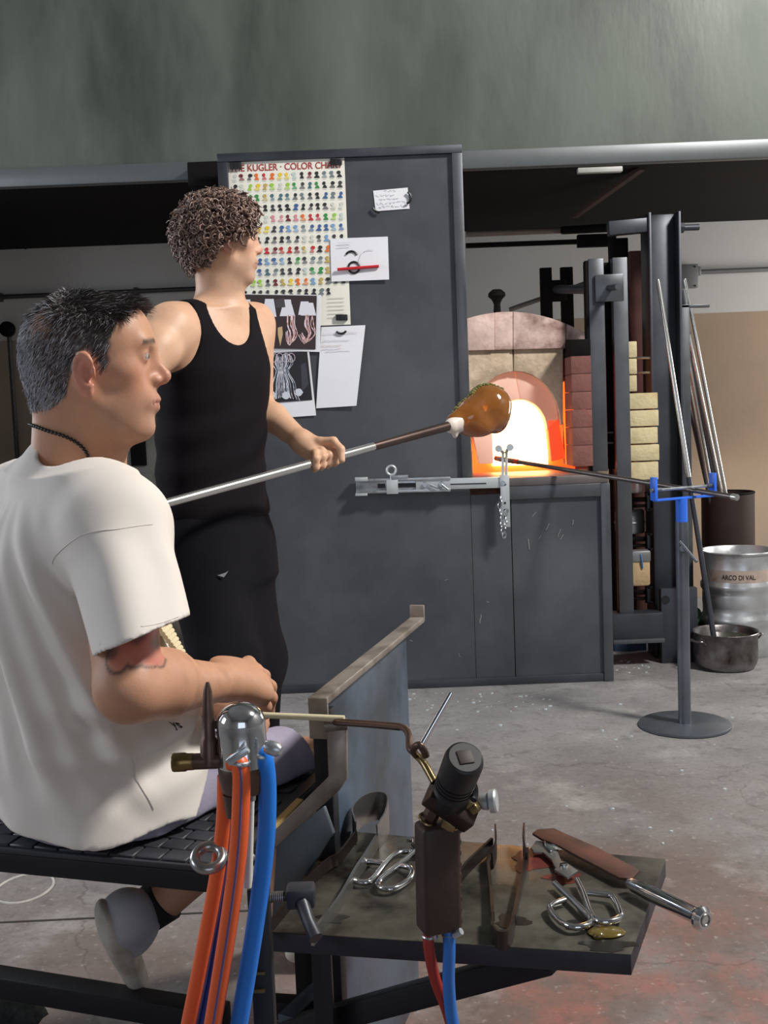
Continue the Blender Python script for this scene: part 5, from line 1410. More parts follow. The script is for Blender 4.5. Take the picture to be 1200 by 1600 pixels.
def strands(name, roots, dirs, lens, rad, cols, parent, material, bend=None, seg=2):
    """many tapered three-sided hairs joined into one mesh"""
    n = len(roots); V_ = []; Q_ = []; Cc = []
    up = np.tile(V((0.3, 0.5, 0.8)), (n, 1)); x = np.cross(dirs, up); x /= np.linalg.norm(x, axis=1)[:, None] + 1e-9; y = np.cross(dirs, x)
    for j in range(seg + 1):
        t = j / seg; c = roots + dirs * (lens * t)[:, None]
        if bend is not None: c = c + bend * (lens * t * t)[:, None]
        for k in range(3):
            a = 2 * math.pi * k / 3; V_.append(c + (x * math.cos(a) + y * math.sin(a)) * (rad * (1 - 0.8 * t))[:, None] if not np.isscalar(rad) else c + (x * math.cos(a) + y * math.sin(a)) * rad * (1 - 0.8 * t)); Cc.append(cols)
    verts = np.stack(V_, 1).reshape(-1, 3); cc = np.stack(Cc, 1).reshape(-1, 3); m = 3 * (seg + 1); base = np.arange(n)[:, None] * m
    for j in range(seg):
        for k in range(3):
            k2 = (k + 1) % 3; Q_.append(base + np.array([[3 * j + k, 3 * j + k2, 3 * j + 3 + k2, 3 * j + 3 + k]]))
    return mesh_np(name, verts, np.concatenate(Q_), material, parent, cc)


m_skin = mat('skin', (200, 150, 120), 0.5, var=0.05, scale=60, bump=0.06, bscale=350, attr='Col', sss=0.12)
m_hair = mat('hair', (60, 50, 46), 0.42, var=0.0, attr='Col', spec=0.4)

# ================================================================== seated man
sm = thing('person', 'seated man in white t-shirt, profile, tattooed arm and dark bead necklace', 'person', PZ(150, 1300, 0.5))
yb_ = math.radians(30); fB = V((math.cos(yb_), math.sin(yb_), 0)); rB = V((math.sin(yb_), -math.cos(yb_), 0))
HO = P(148, 572, 1.66); HA = frame(math.radians(8), math.radians(1))
F = Field()
hw = add_head(F, HO, HA, 1.0, nose=1.15)
NB = P(112, 735, 1.69)
F.cap(hw(-0.035, 0, -0.045), NB, 0.056, 0.062, 0.03); F.cap(hw(0.01, 0, -0.075), NB + fB * 0.03, 0.042, 0.05, 0.03)
SR, SL = P(180, 812, 1.53), P(30, 800, 1.86)
SEC = [(P(112, 752, 1.69), 0.12, 0.07), (P(108, 800, 1.69), 0.195, 0.105), (P(100, 880, 1.69), 0.19, 0.125), (P(110, 1000, 1.68), 0.18, 0.13), (P(148, 1130, 1.67), 0.18, 0.152), (P(166, 1230, 1.66), 0.185, 0.165), (P(170, 1325, 1.65), 0.19, 0.155)]
F.loft([(c, a * 0.82, b * 0.78) for c, a, b in SEC[:-1]] + [(P(162, 1262, 1.655), 0.14, 0.11)], rB, fB, 0.04)
ER, WR = P(200, 1076, 1.415), P(346, 1066, 1.615)
F.cap(SR, ER, 0.056, 0.043, 0.03)
F.chain([ER, ER + (WR - ER) * 0.35, WR], [0.042, 0.043, 0.028], 0.015)
F.ell(ER + (WR - ER) * 0.25 + V((0, 0, 0.006)), (0.07, 0.042, 0.042), (unit(WR - ER), np.cross(EZ, unit(WR - ER)), EZ), 0.02)
mcp = [P(388, 1036, 1.735), P(400, 1049, 1.71), P(404, 1066, 1.685), P(400, 1083, 1.66)]
pip = [P(413, 1056, 1.765), P(423, 1073, 1.74), P(424, 1090, 1.71), P(415, 1104, 1.68)]
dip = [P(414, 1080, 1.77), P(422, 1099, 1.745), P(420, 1112, 1.72), P(406, 1122, 1.695)]
tip = [P(400, 1096, 1.765), P(407, 1113, 1.74), P(403, 1123, 1.715), P(390, 1129, 1.69)]
for m_ in mcp: F.cap(WR + (m_ - WR) * 0.12, m_, 0.017, 0.0115, 0.022)
F.ell(WR + (mcp[1] + mcp[2] - 2 * WR) * 0.28, (0.045, 0.034, 0.022), (unit(mcp[2] - WR), unit(mcp[0] - mcp[3]), np.cross(unit(mcp[2] - WR), unit(mcp[0] - mcp[3]))), 0.02)
for i in range(4): finger(F, [mcp[i], pip[i], dip[i], tip[i]], 0.0105, 0.008)
finger(F, [WR + (mcp[0] - WR) * 0.3 + V((0, 0.01, -0.012)), P(378, 1078, 1.735), P(396, 1092, 1.75), P(408, 1102, 1.752)], 0.013, 0.009)
# left arm and hand
EL, WL = P(150, 1060, 1.98), P(335, 1098, 1.86)
F.cap(SL, EL, 0.055, 0.043, 0.03); F.chain([EL, EL + (WL - EL) * 0.35, WL], [0.042, 0.043, 0.028], 0.015)
lm = [P(372, 1090, 1.85), P(376, 1099, 1.835), P(376, 1108, 1.82), P(372, 1117, 1.81)]
for m_ in lm: F.cap(WL + (m_ - WL) * 0.12, m_, 0.017, 0.0115, 0.02)
for i, m_ in enumerate(lm): finger(F, [m_, m_ + V((0.035, -0.004, -0.004)), m_ + V((0.04, -0.012, -0.024)), m_ + V((0.022, -0.02, -0.03))], 0.0105, 0.008)
finger(F, [WL + V((0.03, -0.01, 0.005)), P(380, 1094, 1.81), P(398, 1101, 1.79), P(408, 1108, 1.785)], 0.012, 0.009)
# legs
HR, HL = P(190, 1240, 1.60), P(130, 1232, 1.79); KR, KL = P(455, 1212, 1.86), P(478, 1200, 2.02); AR, AL = P(252, 1408, 1.80), P(447, 1448, 2.27)
for h_, k_, a_ in ((HR, KR, AR), (HL, KL, AL)):
    F.cap(h_, k_, 0.072, 0.056, 0.03); F.chain([k_, k_ + (a_ - k_) * 0.35 + V((-0.01, 0.0, 0.0)), a_], [0.052, 0.054, 0.036], 0.02)
vs_, qs_ = polygonise(F, 0.0032)
vs_ = relax(vs_, qs_, 1, 0.4)


def skin_colors(p, o, A, base, seed=0.0):
    n = len(p); c = np.tile(srgb(base), (n, 1)); L_ = local(p, o, A)
    nn = noise3(p, 45) * 0.5 + 0.5
    red = srgb((196, 120, 100))
    def mixin(col, w): w = np.clip(w, 0, 1)[:, None]; c[:] = c * (1 - w) + col * w
    mixin(srgb((176, 118, 92)), 0.25 * nn)
    hd = np.linalg.norm(L_, axis=1) < 0.17
    ear = np.exp(-(((L_[:, 0] + 0.006) / 0.022) ** 2 + ((np.abs(L_[:, 1]) - 0.080) / 0.012) ** 2 + ((L_[:, 2] + 0.014) / 0.036) ** 2)) * hd
    mixin(srgb((206, 122, 104)), ear * 0.7)
    nose = np.exp(-(((L_[:, 0] - 0.102) / 0.02) ** 2 + (L_[:, 1] / 0.02) ** 2 + ((L_[:, 2] + 0.021) / 0.018) ** 2)); mixin(red, nose * 0.45)
    cheek = np.exp(-(((L_[:, 0] - 0.065) / 0.03) ** 2 + ((np.abs(L_[:, 1]) - 0.045) / 0.03) ** 2 + ((L_[:, 2] + 0.02) / 0.03) ** 2)); mixin(red, cheek * 0.3)
    lips = np.exp(-(((L_[:, 0] - 0.089) / 0.012) ** 2 + (L_[:, 1] / 0.022) ** 2 + ((L_[:, 2] + 0.0578) / 0.0085) ** 2)); mixin(srgb((170, 92, 84)), lips * 0.8)
    stub = np.clip((-L_[:, 2] - 0.035) / 0.03, 0, 1) * np.clip((L_[:, 0] - 0.0) / 0.03, 0, 1) * np.clip((L_[:, 2] + 0.15) / 0.02, 0, 1) * hd; mixin(srgb((140, 112, 98)), stub * 0.35)
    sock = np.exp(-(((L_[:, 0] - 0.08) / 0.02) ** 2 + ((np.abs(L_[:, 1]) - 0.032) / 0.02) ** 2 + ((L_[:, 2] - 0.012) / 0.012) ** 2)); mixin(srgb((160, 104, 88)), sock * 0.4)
    return c, L_, mixin


def hair_mask1(L):
    """scalp of the seated man: 1 inside the hairline"""
    x, y, z = L[:, 0], np.abs(L[:, 1]), L[:, 2]
    front = np.interp(z, [-0.03, 0.0, 0.03, 0.05, 0.07, 0.09, 0.12], [0.022, 0.030, 0.034, 0.040, 0.052, 0.062, 0.060]) + 0.006 * np.sin(z * 300) * 0.3
    m = np.clip((front - x) / 0.006, 0, 1)
    low = np.interp(x, [-0.12, -0.06, -0.035, -0.020, -0.004, 0.012, 0.020, 0.034], [-0.062, -0.066, -0.050, 0.004, 0.016, 0.006, -0.016, -0.010])
    return m * np.clip((z - low) / 0.008, 0, 1)


cols, L_, mx_ = skin_colors(vs_, HO, HA, (190, 142, 113))
hm = hair_mask1(L_) * (np.linalg.norm(L_, axis=1) < 0.14) * (np.abs(L_[:, 1]) < 0.0775)
bald = np.exp(-(((L_[:, 0] + 0.064) / 0.027) ** 2 + ((L_[:, 1] + 0.035) / 0.050) ** 2 + ((L_[:, 2] - 0.066) / 0.028) ** 2))
mx_(srgb((66, 58, 56)), hm * (1 - 0.75 * bald) * 0.92)
brow = np.exp(-(((L_[:, 2] - 0.034 + 0.12 * (np.abs(L_[:, 1]) - 0.03)) / 0.0045) ** 4)) * (np.abs(L_[:, 1]) > 0.012) * (np.abs(L_[:, 1]) < 0.050) * (L_[:, 0] > 0.06)
mx_(srgb((48, 38, 34)), brow * 0.85)
# tattoo below the sleeve
TT = [(P(210, 1024, 1.38), 0.022), (P(184, 1030, 1.38), 0.018), (P(234, 1026, 1.40), 0.018), (P(218, 1006, 1.39), 0.022), (P(190, 1010, 1.38), 0.020)]
dt = np.min([np.hypot(vs_[:, 0] - t[0], vs_[:, 2] - t[2]) - r_ for t, r_ in TT], 0) + 0.004 * noise3(vs_, 120)
near_arm = vs_[:, 1] < ER[1] + 0.03
mx_(srgb((66, 46, 48)), np.clip(1 - np.abs(dt) / 0.0035, 0, 1) * near_arm * 0.9)
mx_(srgb((186, 70, 70)), np.clip(-dt / 0.006, 0, 1) * near_arm * (0.50 + 0.22 * noise3(vs_, 70)))
dk = np.min([np.hypot(vs_[:, 0] - t[0], vs_[:, 2] - t[2]) for t in (P(168, 1022, 1.38), P(243, 1010, 1.40), P(208, 1000, 1.385))], 0)
mx_(srgb((84, 66, 62)), np.clip((0.013 - dk) / 0.006, 0, 1) * near_arm * 0.7)
# hair on the forearm
fa = np.clip(1 - np.abs(((vs_ - ER) @ unit(WR - ER)) / np.linalg.norm(WR - ER) - 0.6) / 0.45, 0, 1) * (np.linalg.norm(vs_ - (ER + WR) / 2, axis=1) < 0.16)
mx_(srgb((110, 76, 58)), fa * np.clip(noise3(vs_, 160), 0, 1) * 0.55)
body = mesh_np('body', vs_, qs_, m_skin, sm, cols)
# eyes
for s in (-1, 1):
    G().ball(hw(0.0712, s * 0.0315, 0.012), 0.0120, 16, 12).make('eye', mat('eye_white', (158, 146, 138), 0.2, var=0), sm)
    G().ball(hw(0.0790, s * 0.0315, 0.0115), 0.0050, 12, 8).make('iris', mat('iris_dark', (40, 28, 22), 0.15, var=0), sm)
# hair
vm = np.linalg.norm(L_, axis=1) < 0.14
cand = np.where((hm > 0.5) & vm)[0]
nrm = np.empty(len(body.data.vertices) * 3, 'f'); body.data.vertices.foreach_get('normal', nrm); nrm = nrm.reshape(-1, 3)
idx = RNG.choice(cand, 26000); dens = 1 - 0.93 * bald[idx]; idx = idx[RNG.uniform(size=len(idx)) < dens]
Lr = L_[idx]; n = len(idx)
top = np.clip((Lr[:, 2] - 0.055) / 0.03, 0, 1)[:, None]
flow_side = -HA[0] * 0.55 - HA[2] * 0.75; flow_top = HA[0] * np.clip((Lr[:, 0:1] + 0.03) / 0.04, -0.7, 0.8) - HA[1] * 0.45 * np.clip(1 - np.abs(Lr[:, 0:1] + 0.03) / 0.03, 0, 1) - HA[1] * 0.10 * np.sign(Lr[:, 1:2])
front_ = np.clip((Lr[:, 0] - 0.02) / 0.03, 0, 1)[:, None]
flow = flow_side[None] * (1 - top) + flow_top * top + RNG.normal(size=(n, 3)) * 0.16
dirs = flow - nrm[idx] * (flow * nrm[idx]).sum(1)[:, None] + nrm[idx] * (0.14 + 0.22 * top * front_ + 0.10 * RNG.uniform(size=(n, 1)))
dirs /= np.linalg.norm(dirs, axis=1)[:, None]
lens = 0.009 + 0.006 * RNG.uniform(size=n) + top[:, 0] * front_[:, 0] * (0.010 + 0.012 * RNG.uniform(size=n)) + top[:, 0] * 0.005
greyp = np.clip(0.42 + 4.0 * (-Lr[:, 0] - 0.03) + 3.5 * (0.02 - Lr[:, 2]) + 1.6 * np.clip(Lr[:, 0] - 0.02, 0, 1) * 8 * (Lr[:, 2] < 0.05), 0.10, 0.75)
isg = RNG.uniform(size=n) < greyp
hc = np.where(isg[:, None], srgb((186, 186, 192)) * RNG.uniform(0.6, 1.4, (n, 1)), srgb((52, 44, 42)) * RNG.uniform(0.6, 1.6, (n, 1)))
strands('hair', vs_[idx] - nrm[idx] * 0.001, dirs, lens, 0.00055, hc, sm, m_hair, bend=-nrm[idx] * 0.12)
# necklace
nk = [P(57, 668, 1.70), P(66, 664, 1.64), P(85, 672, 1.62), P(106, 686, 1.605), P(128, 704, 1.60), P(150, 724, 1.60), P(170, 748, 1.61), P(185, 775, 1.63)]
path = smoothpath(nk, 8)
# lay the string on the skin and collar
def settle(pts, fld, off):
    p = np.array(pts); e = 1e-3
    for _ in range(10):
        d0 = fld(p); g_ = np.stack([fld(p + np.eye(3)[i] * e) - d0 for i in range(3)], 1) / e
        g_ /= np.linalg.norm(g_, axis=1)[:, None] + 1e-9
        p = p - np.where((np.abs(d0) < 5)[:, None], g_ * (d0 - off)[:, None] * 0.7, 0)
    return list(p)
path = settle(path, F, 0.0035)
nko = G().tube(path, 0.0012, 6).make('necklace', mat('necklace_black', (26, 20, 24), 0.35, var=0.1), sm)
lenp = np.cumsum([0] + [np.linalg.norm(path[i + 1] - path[i]) for i in range(len(path) - 1)])
for k in range(int(lenp[-1] / 0.0058)):
    d_ = k * 0.0058; i = min(np.searchsorted(lenp, d_, 'right') - 1, len(path) - 2); t_ = (d_ - lenp[i]) / (lenp[i + 1] - lenp[i] + 1e-9)
    G().ball(path[i] + (path[i + 1] - path[i]) * t_, 0.0030, 8, 6).make('bead', MATS['necklace_black'], nko)
# t-shirt
Fs = Field()
Fs.loft(SEC, rB, fB, 0.05)
Fs.cap(NB + V((0, 0, -0.012)), SR + V((0, 0, -0.005)), 0.066, 0.072, 0.05); Fs.cap(NB + V((0, 0, -0.012)), SL, 0.066, 0.075, 0.05)
SH = P(217, 996, 1.415); Sv = Field(); S1 = SR + V((0.0, 0, -0.02)); sd = unit(SH - S1)
Sv.cap(S1, SH + sd * 0.06, 0.074, 0.066, 0.02)
Sv.fn(lambda p: -0.0045 * np.sin(((p - S1) @ unit(np.cross(sd, (0.3, -1, 0)))) * 95 + 3 * noise3(p, 12)) * np.clip(((p - S1) @ sd) / 0.1, 0, 1) - 0.0016 * noise3(p, 30), op='d')
Sv.plane(SH, (0.36, -0.10, -0.93), 0.0015)
Sv.cap(SH - sd * 0.05, SH + sd * 0.08, 0.053, 0.060, 0.002, 's')
SHL = SL + (EL - SL) * 0.65; Fs.cap(SL, SHL, 0.075, 0.08, 0.04)
# drape and folds
def folds(p):
    u = (p - SEC[2][0]) @ rB; v = (p - SEC[2][0]) @ fB; z = p[:, 2]
    warp = noise3(p, 9) * 0.016
    sarc = 0.17 * np.arctan2(u / 1.3, -(v - 0.01))                     # arc length round the body, 0 at the spine
    body_ = np.clip((z - 0.60) / 0.10, 0, 1) * np.clip((1.06 - z) / 0.12, 0, 1)
    a = sarc + 0.40 * (z - 0.8) + warp
    f1 = (-0.0075 * np.sin(a * 62 + 0.5) - 0.0045 * np.sin(a * 121 + 1.0) - 0.003) * body_ * np.clip((0.36 - sarc) / 0.12, 0, 1)
    waist = np.exp(-((z - 0.72) / 0.07) ** 2) * np.clip((sarc - 0.12) / 0.1, 0, 1)
    zz_ = z - 1.6 * (sarc - 0.27) ** 2 + warp
    f2 = (-0.010 * np.sin(zz_ * 84 + 0.8) - 0.004) * waist
    low = np.exp(-((z - 0.585) / 0.05) ** 2)
    f3 = -0.004 * np.sin((u * 0.8 + v * 0.6 + warp * 2) * 55) * low
    return f1 + f2 + f3 - 0.0030 * noise3(p, 22) - 0.0012 * noise3(p, 60)
Fs.fn(folds, op='d')
Fs._add(lambda p: Sv(p), Sv.lo, Sv.hi, 0.03, 'u')
Fs.ell(hw(-0.005, 0, -0.155) + V((0.0, 0, 0.004)), (0.085, 0.078, 0.042), (unit(fB + V((0, 0, -0.28))), -rB, unit(V((0, 0, 1)) + fB * 0.28)), 0.006, 's')
HC = P(165, 1300, 1.66)
Fs.fn(lambda p: p[:, 2] - (0.578 + 1.5 * np.maximum(0, ((p - HC) @ fB) - 0.09) + 0.006 * np.sin(((p - HC) @ fB) * 30)), 0.003, 's')
sv, sq = polygonise(Fs, 0.0036)
sv = relax(sv, sq, 1, 0.5)
m_tee = mat('white_cotton', (216, 208, 200), 0.85, var=0.03, scale=5, bump=0.04, bscale=500)
tee = mesh_np('t_shirt', sv, sq, m_tee, sm)
# side seam and sleeve hem stitch
def seam(pts, off, name, fld, parent, r_=0.0005):
    pth = settle(smoothpath(pts, 10), fld, off); return G().tube(pth, r_, 5).make(name, mat('seam_thread', (214, 206, 198), 0.8, var=0), parent)
seam([P(206, 1132, 1.47), P(216, 1180, 1.46), P(238, 1222, 1.46), (P(262, 1275, 1.47))], 0.0006, 'side_seam', Fs, tee)
seam([P(100, 872, 1.53), P(128, 846, 1.47), P(170, 828, 1.44), P(205, 822, 1.45), P(232, 824, 1.48)], 0.0004, 'sleeve_seam', Fs, tee)
seam([P(151, 1004, 1.40), P(180, 998, 1.36), P(215, 984, 1.35), P(250, 970, 1.36), P(282, 960, 1.39)], 0.0003, 'sleeve_hem', Fs, tee)
tx = text_mesh('shirt_print', 'ys', P(296, 1128, 1.54), (0.86, 0.5, 0), (0, 0, 1), 0.026, mat('print_black', (40, 40, 44), 0.8, var=0), tee, 0.0004)
co = np.array([v.co for v in tx.data.vertices]); co = np.array(settle(co, Fs, 0.0012))
for v, q in zip(tx.data.vertices, co): v.co = Vector(q)
# shorts
Fh = Field()
Fh.loft([(P(165, 1335, 1.65), 0.165, 0.13), (P(165, 1290, 1.65), 0.172, 0.135), (P(160, 1200, 1.66), 0.16, 0.125)], rB, fB, 0.03)
Fh.cap(HR, HR + (KR - HR) * 0.97, 0.086, 0.084, 0.03); Fh.cap(HL, HL + (KL - HL) * 0.95, 0.086, 0.085, 0.03)
Fh.plane(KR + (HR - KR) * 0.06, KR - HR, 0.004)
Fh.fn(lambda p: -0.004 * np.sin(((p - HR) @ unit(KR - HR)) * 70 + 14 * p[:, 2] + 2 * noise3(p, 10)) * 0.6 - 0.002 * noise3(p, 40), op='d')
Fh.plane((0, 0, 0.566), (0, 0, -1), 0.004)
hv, hq = polygonise(Fh, 0.005)
mesh_np('shorts', relax(hv, hq, 1, 0.5), hq, mat('grey_shorts', (150, 144, 164), 0.85, var=0.08, scale=20, bump=0.1, bscale=300), sm)


# shoes
def shoe(heel, toe, sole_n, parent, ank, mats):
    t = unit(toe - heel); n_ = unit(V(sole_n) - t * (V(sole_n) @ t)); w_ = np.cross(t, n_); L0 = np.linalg.norm(toe - heel); A_ = (t, w_, n_)
    c = (heel + toe) / 2
    S_ = Field(); S_.ell(heel + t * 0.055 + n_ * 0.0, (0.062, 0.040, 0.017), A_, 0.03); S_.ell(toe - t * 0.085, (0.092, 0.050, 0.016), A_, 0.04); S_.ell(c, (0.10, 0.040, 0.015), A_, 0.03)
    v, q = polygonise(S_, 0.0032); o = mesh_np('shoe', relax(v, q, 1, .4), q, mats[1], parent); o.name = 'shoe_sole'
    U = Field(); U.ell(heel + t * 0.05 - n_ * 0.03, (0.056, 0.037, 0.042), A_, 0.03); U.ell(toe - t * 0.09 - n_ * 0.028, (0.088, 0.047, 0.044), A_, 0.04); U.cap(heel + t * 0.055 - n_ * 0.03, ank, 0.040, 0.041, 0.03)
    U.ell(heel + t * 0.12 - n_ * 0.035, (0.06, 0.036, 0.034), A_, 0.03)
    U.fn(lambda p: -0.0015 * noise3(p, 60), op='d')
    U.plane(ank, unit(ank - heel - t * 0.055 + n_ * 0.03), 0.004); U.cap(ank - unit(ank - heel - t * 0.055) * 0.02, ank + unit(ank - heel - t * 0.055) * 0.03, 0.034, 0.036, 0.004, 's')
    v, q = polygonise(U, 0.0032); mesh_np('shoe_upper', relax(v, q, 1, .4), q, mats[0], parent)
    return t, n_


m_upper = mat('shoe_grey', (176, 176, 182), 0.7, var=0.12, scale=20, bump=0.1, bscale=200)
m_soleM = mat('shoe_sole_white', (200, 194, 184), 0.6, var=0.15, scale=20, col2=(150, 130, 104), scale2=12, mix=(0.5, 0.75))
hl, te = P(160, 1422, 1.72), P(222, 1540, 1.90)
shoe(hl, te, (-0.94, -0.32, -0.28), sm, P(218, 1430, 1.795), (m_upper, m_soleM))
G().tube([P(208, 1442, 1.795), P(230, 1424, 1.80), P(258, 1402, 1.80)], [0.033, 0.0375, 0.0415], 20).make('sock', mat('black_sock', (22, 20, 22), 0.9, var=0.1), sm)
h2 = PZ(452, 1492, 0.035); t2_ = h2 + V((0.21, 0.13, 0.0))
shoe(h2, t2_, (0, 0, -1), sm, AL + V((0, 0, 0.0)), (m_upper, m_soleM))
G().tube([AL, AL + (KL - AL) * 0.16], [0.039, 0.041], 18).make('sock', MATS['black_sock'], sm)
# ribbed towel tucked on the lap
tw = thing('ribbed_towel', 'cream ribbed cloth hanging behind the tattooed arm', 'cloth', P(268, 1010, 1.62))
g = G()
for k in range(9):
    a = P(250 + k * 4.2, 985 + k * 5.6, 1.60); b = P(262 + k * 3.4, 972 + k * 6.6, 1.66); g.tube([a, (a + b) / 2 + V((0.004, -0.004, 0.004)), b], 0.0042, 8)
g.make('cloth', mat('ribbed_cream', (206, 194, 160), 0.9, var=0.1), tw)
# ================================================================== standing man
st_m = thing('person', 'standing young man with curly brown hair, black tank top, carrying blowpipe', 'person', (P(345, 900, 3.0)[0], 3.0, 0))
ya = math.radians(-40); fM = V((math.cos(ya), math.sin(ya), 0)); rM = V((math.sin(ya), -math.cos(ya), 0))
MO = P(350, 377, 3.0); MA = frame(math.radians(20), math.radians(3))
B = Field()
mw = add_head(B, MO, MA, 0.98, nose=1.0)
NB2 = P(342, 484, 3.03)
B.cap(mw(-0.03, 0, -0.05), NB2, 0.052, 0.058, 0.03); B.cap(mw(0.01, 0, -0.08), NB2 + fM * 0.03, 0.042, 0.045, 0.03)
SR2, SL2 = P(267, 514, 2.87), P(397, 507, 3.14)
SEC2 = [(P(343, 490, 3.02), 0.10, 0.06), (P(338, 520, 3.01), 0.165, 0.09), (P(334, 580, 3.0), 0.162, 0.115), (P(332, 650, 3.0), 0.155, 0.112), (P(331, 740, 3.0), 0.152, 0.108), (P(334, 830, 3.0), 0.165, 0.118)]
TORSO = Field()
for fld in (B, TORSO):
    fld.loft(SEC2, rM, fM, 0.04)
    fld.cap(NB2 + V((0, 0, -0.02)), SR2 + V((0, 0, 0.004)), 0.052, 0.05, 0.05); fld.cap(NB2 + V((0, 0, -0.02)), SL2 + V((0, 0, 0.004)), 0.052, 0.05, 0.05)
EM, WM = P(184, 628, 2.68), P(118, 812, 2.73)
B.cap(SR2, SR2 + (EM - SR2) * 0.3, 0.066, 0.060, 0.035); B.cap(SR2 + (EM - SR2) * 0.3, EM, 0.060, 0.042, 0.02); B.chain([EM, EM + (WM - EM) * 0.35, WM], [0.040, 0.043, 0.027], 0.015)
# right hand on the pipe further back
pd3 = unit(q2 - q1); ph = q1 - pd3 * ((q1[0] - WM[0] - 0.05) / pd3[0])
for k in range(4):
    m_ = ph + pd3 * (-0.012 + 0.02 * k); B.cap(WM, m_ + V((0, 0.022, 0.012)), 0.02, 0.012, 0.02)
    finger(B, [m_ + V((0, 0.022, 0.012)), m_ + V((0, 0.004, 0.024)), m_ + V((0, -0.02, 0.012)), m_ + V((0, -0.018, -0.010))], 0.010, 0.008)
finger(B, [WM + V((0.02, 0, 0.01)), ph + pd3 * 0.05 + V((0, 0.02, 0.0)), ph + pd3 * 0.065 + V((0, 0.0, -0.02))], 0.012, 0.009)
EL2, WL2 = P(404, 634, 3.17), P(472, 690, 3.04)
B.cap(SL2, EL2, 0.056, 0.042, 0.03); B.chain([EL2, EL2 + (WL2 - EL2) * 0.35, WL2], [0.041, 0.041, 0.028], 0.015)
# left hand closed round the pipe
def pipe_at(x): t = (P(x, 700, 3.0)[0] - q1[0]) / (q2[0] - q1[0]); return q1 + (q2 - q1) * t
for k, x in enumerate((495, 505, 515, 525)):
    c_ = pipe_at(x); m_ = c_ + V((-0.012, 0.026, 0.024 - 0.002 * k))
    B.cap(WL2, m_, 0.022, 0.0125, 0.022)
    finger(B, [m_, c_ + V((-0.002, 0.004, 0.026)), c_ + V((0.0, -0.021, 0.010)), c_ + V((-0.002, -0.019, -0.014)), c_ + V((-0.008, 0.0, -0.021))], 0.0105, 0.0088)
B.ell(P(490, 703, 3.03), (0.040, 0.026, 0.030), None, 0.02)
c_ = pipe_at(528)
finger(B, [WL2 + V((0.01, 0.0, 0.006)), P(500, 690, 3.015), P(521, 689, 3.0), P(533, 702, 2.985), P(534, 719, 2.975)], 0.014, 0.0095)
bv, bq = polygonise(B, 0.0038, lo=None, hi=None)
bv = relax(bv, bq, 1, 0.4)
cols2, L2_, mx2 = skin_colors(bv, MO, MA, (214, 172, 142))
vmask = np.linalg.norm(L2_, axis=1) < 0.14
brow = np.exp(-(((L2_[:, 2] - 0.034) / 0.005) ** 4)) * (np.abs(L2_[:, 1]) > 0.012) * (np.abs(L2_[:, 1]) < 0.05) * (L2_[:, 0] > 0.06); mx2(srgb((58, 42, 36)), brow * 0.8)
x, y, z = L2_[:, 0], np.abs(L2_[:, 1]), L2_[:, 2]
hmask = ((x < 0.060 - 0.25 * np.maximum(0, 0.06 - z)) & (z > np.interp(x, [-0.12, -0.05, -0.028, -0.005, 0.02, 0.03], [-0.075, -0.065, -0.022, 0.016, -0.004, 0.02])) & vmask & (y < 0.082))
mx2(srgb((62, 46, 42)), hmask * 0.9)
body2 = mesh_np('body', bv, bq, m_skin, st_m, cols2)
for s in (-1, 1):
    G().ball(mw(0.0712, s * 0.0315, 0.012), 0.0117, 14, 10).make('eye', MATS['eye_white'], st_m)
    G().ball(mw(0.0790, s * 0.0315, 0.0115), 0.0048, 12, 8).make('iris', MATS['iris_dark'], st_m)
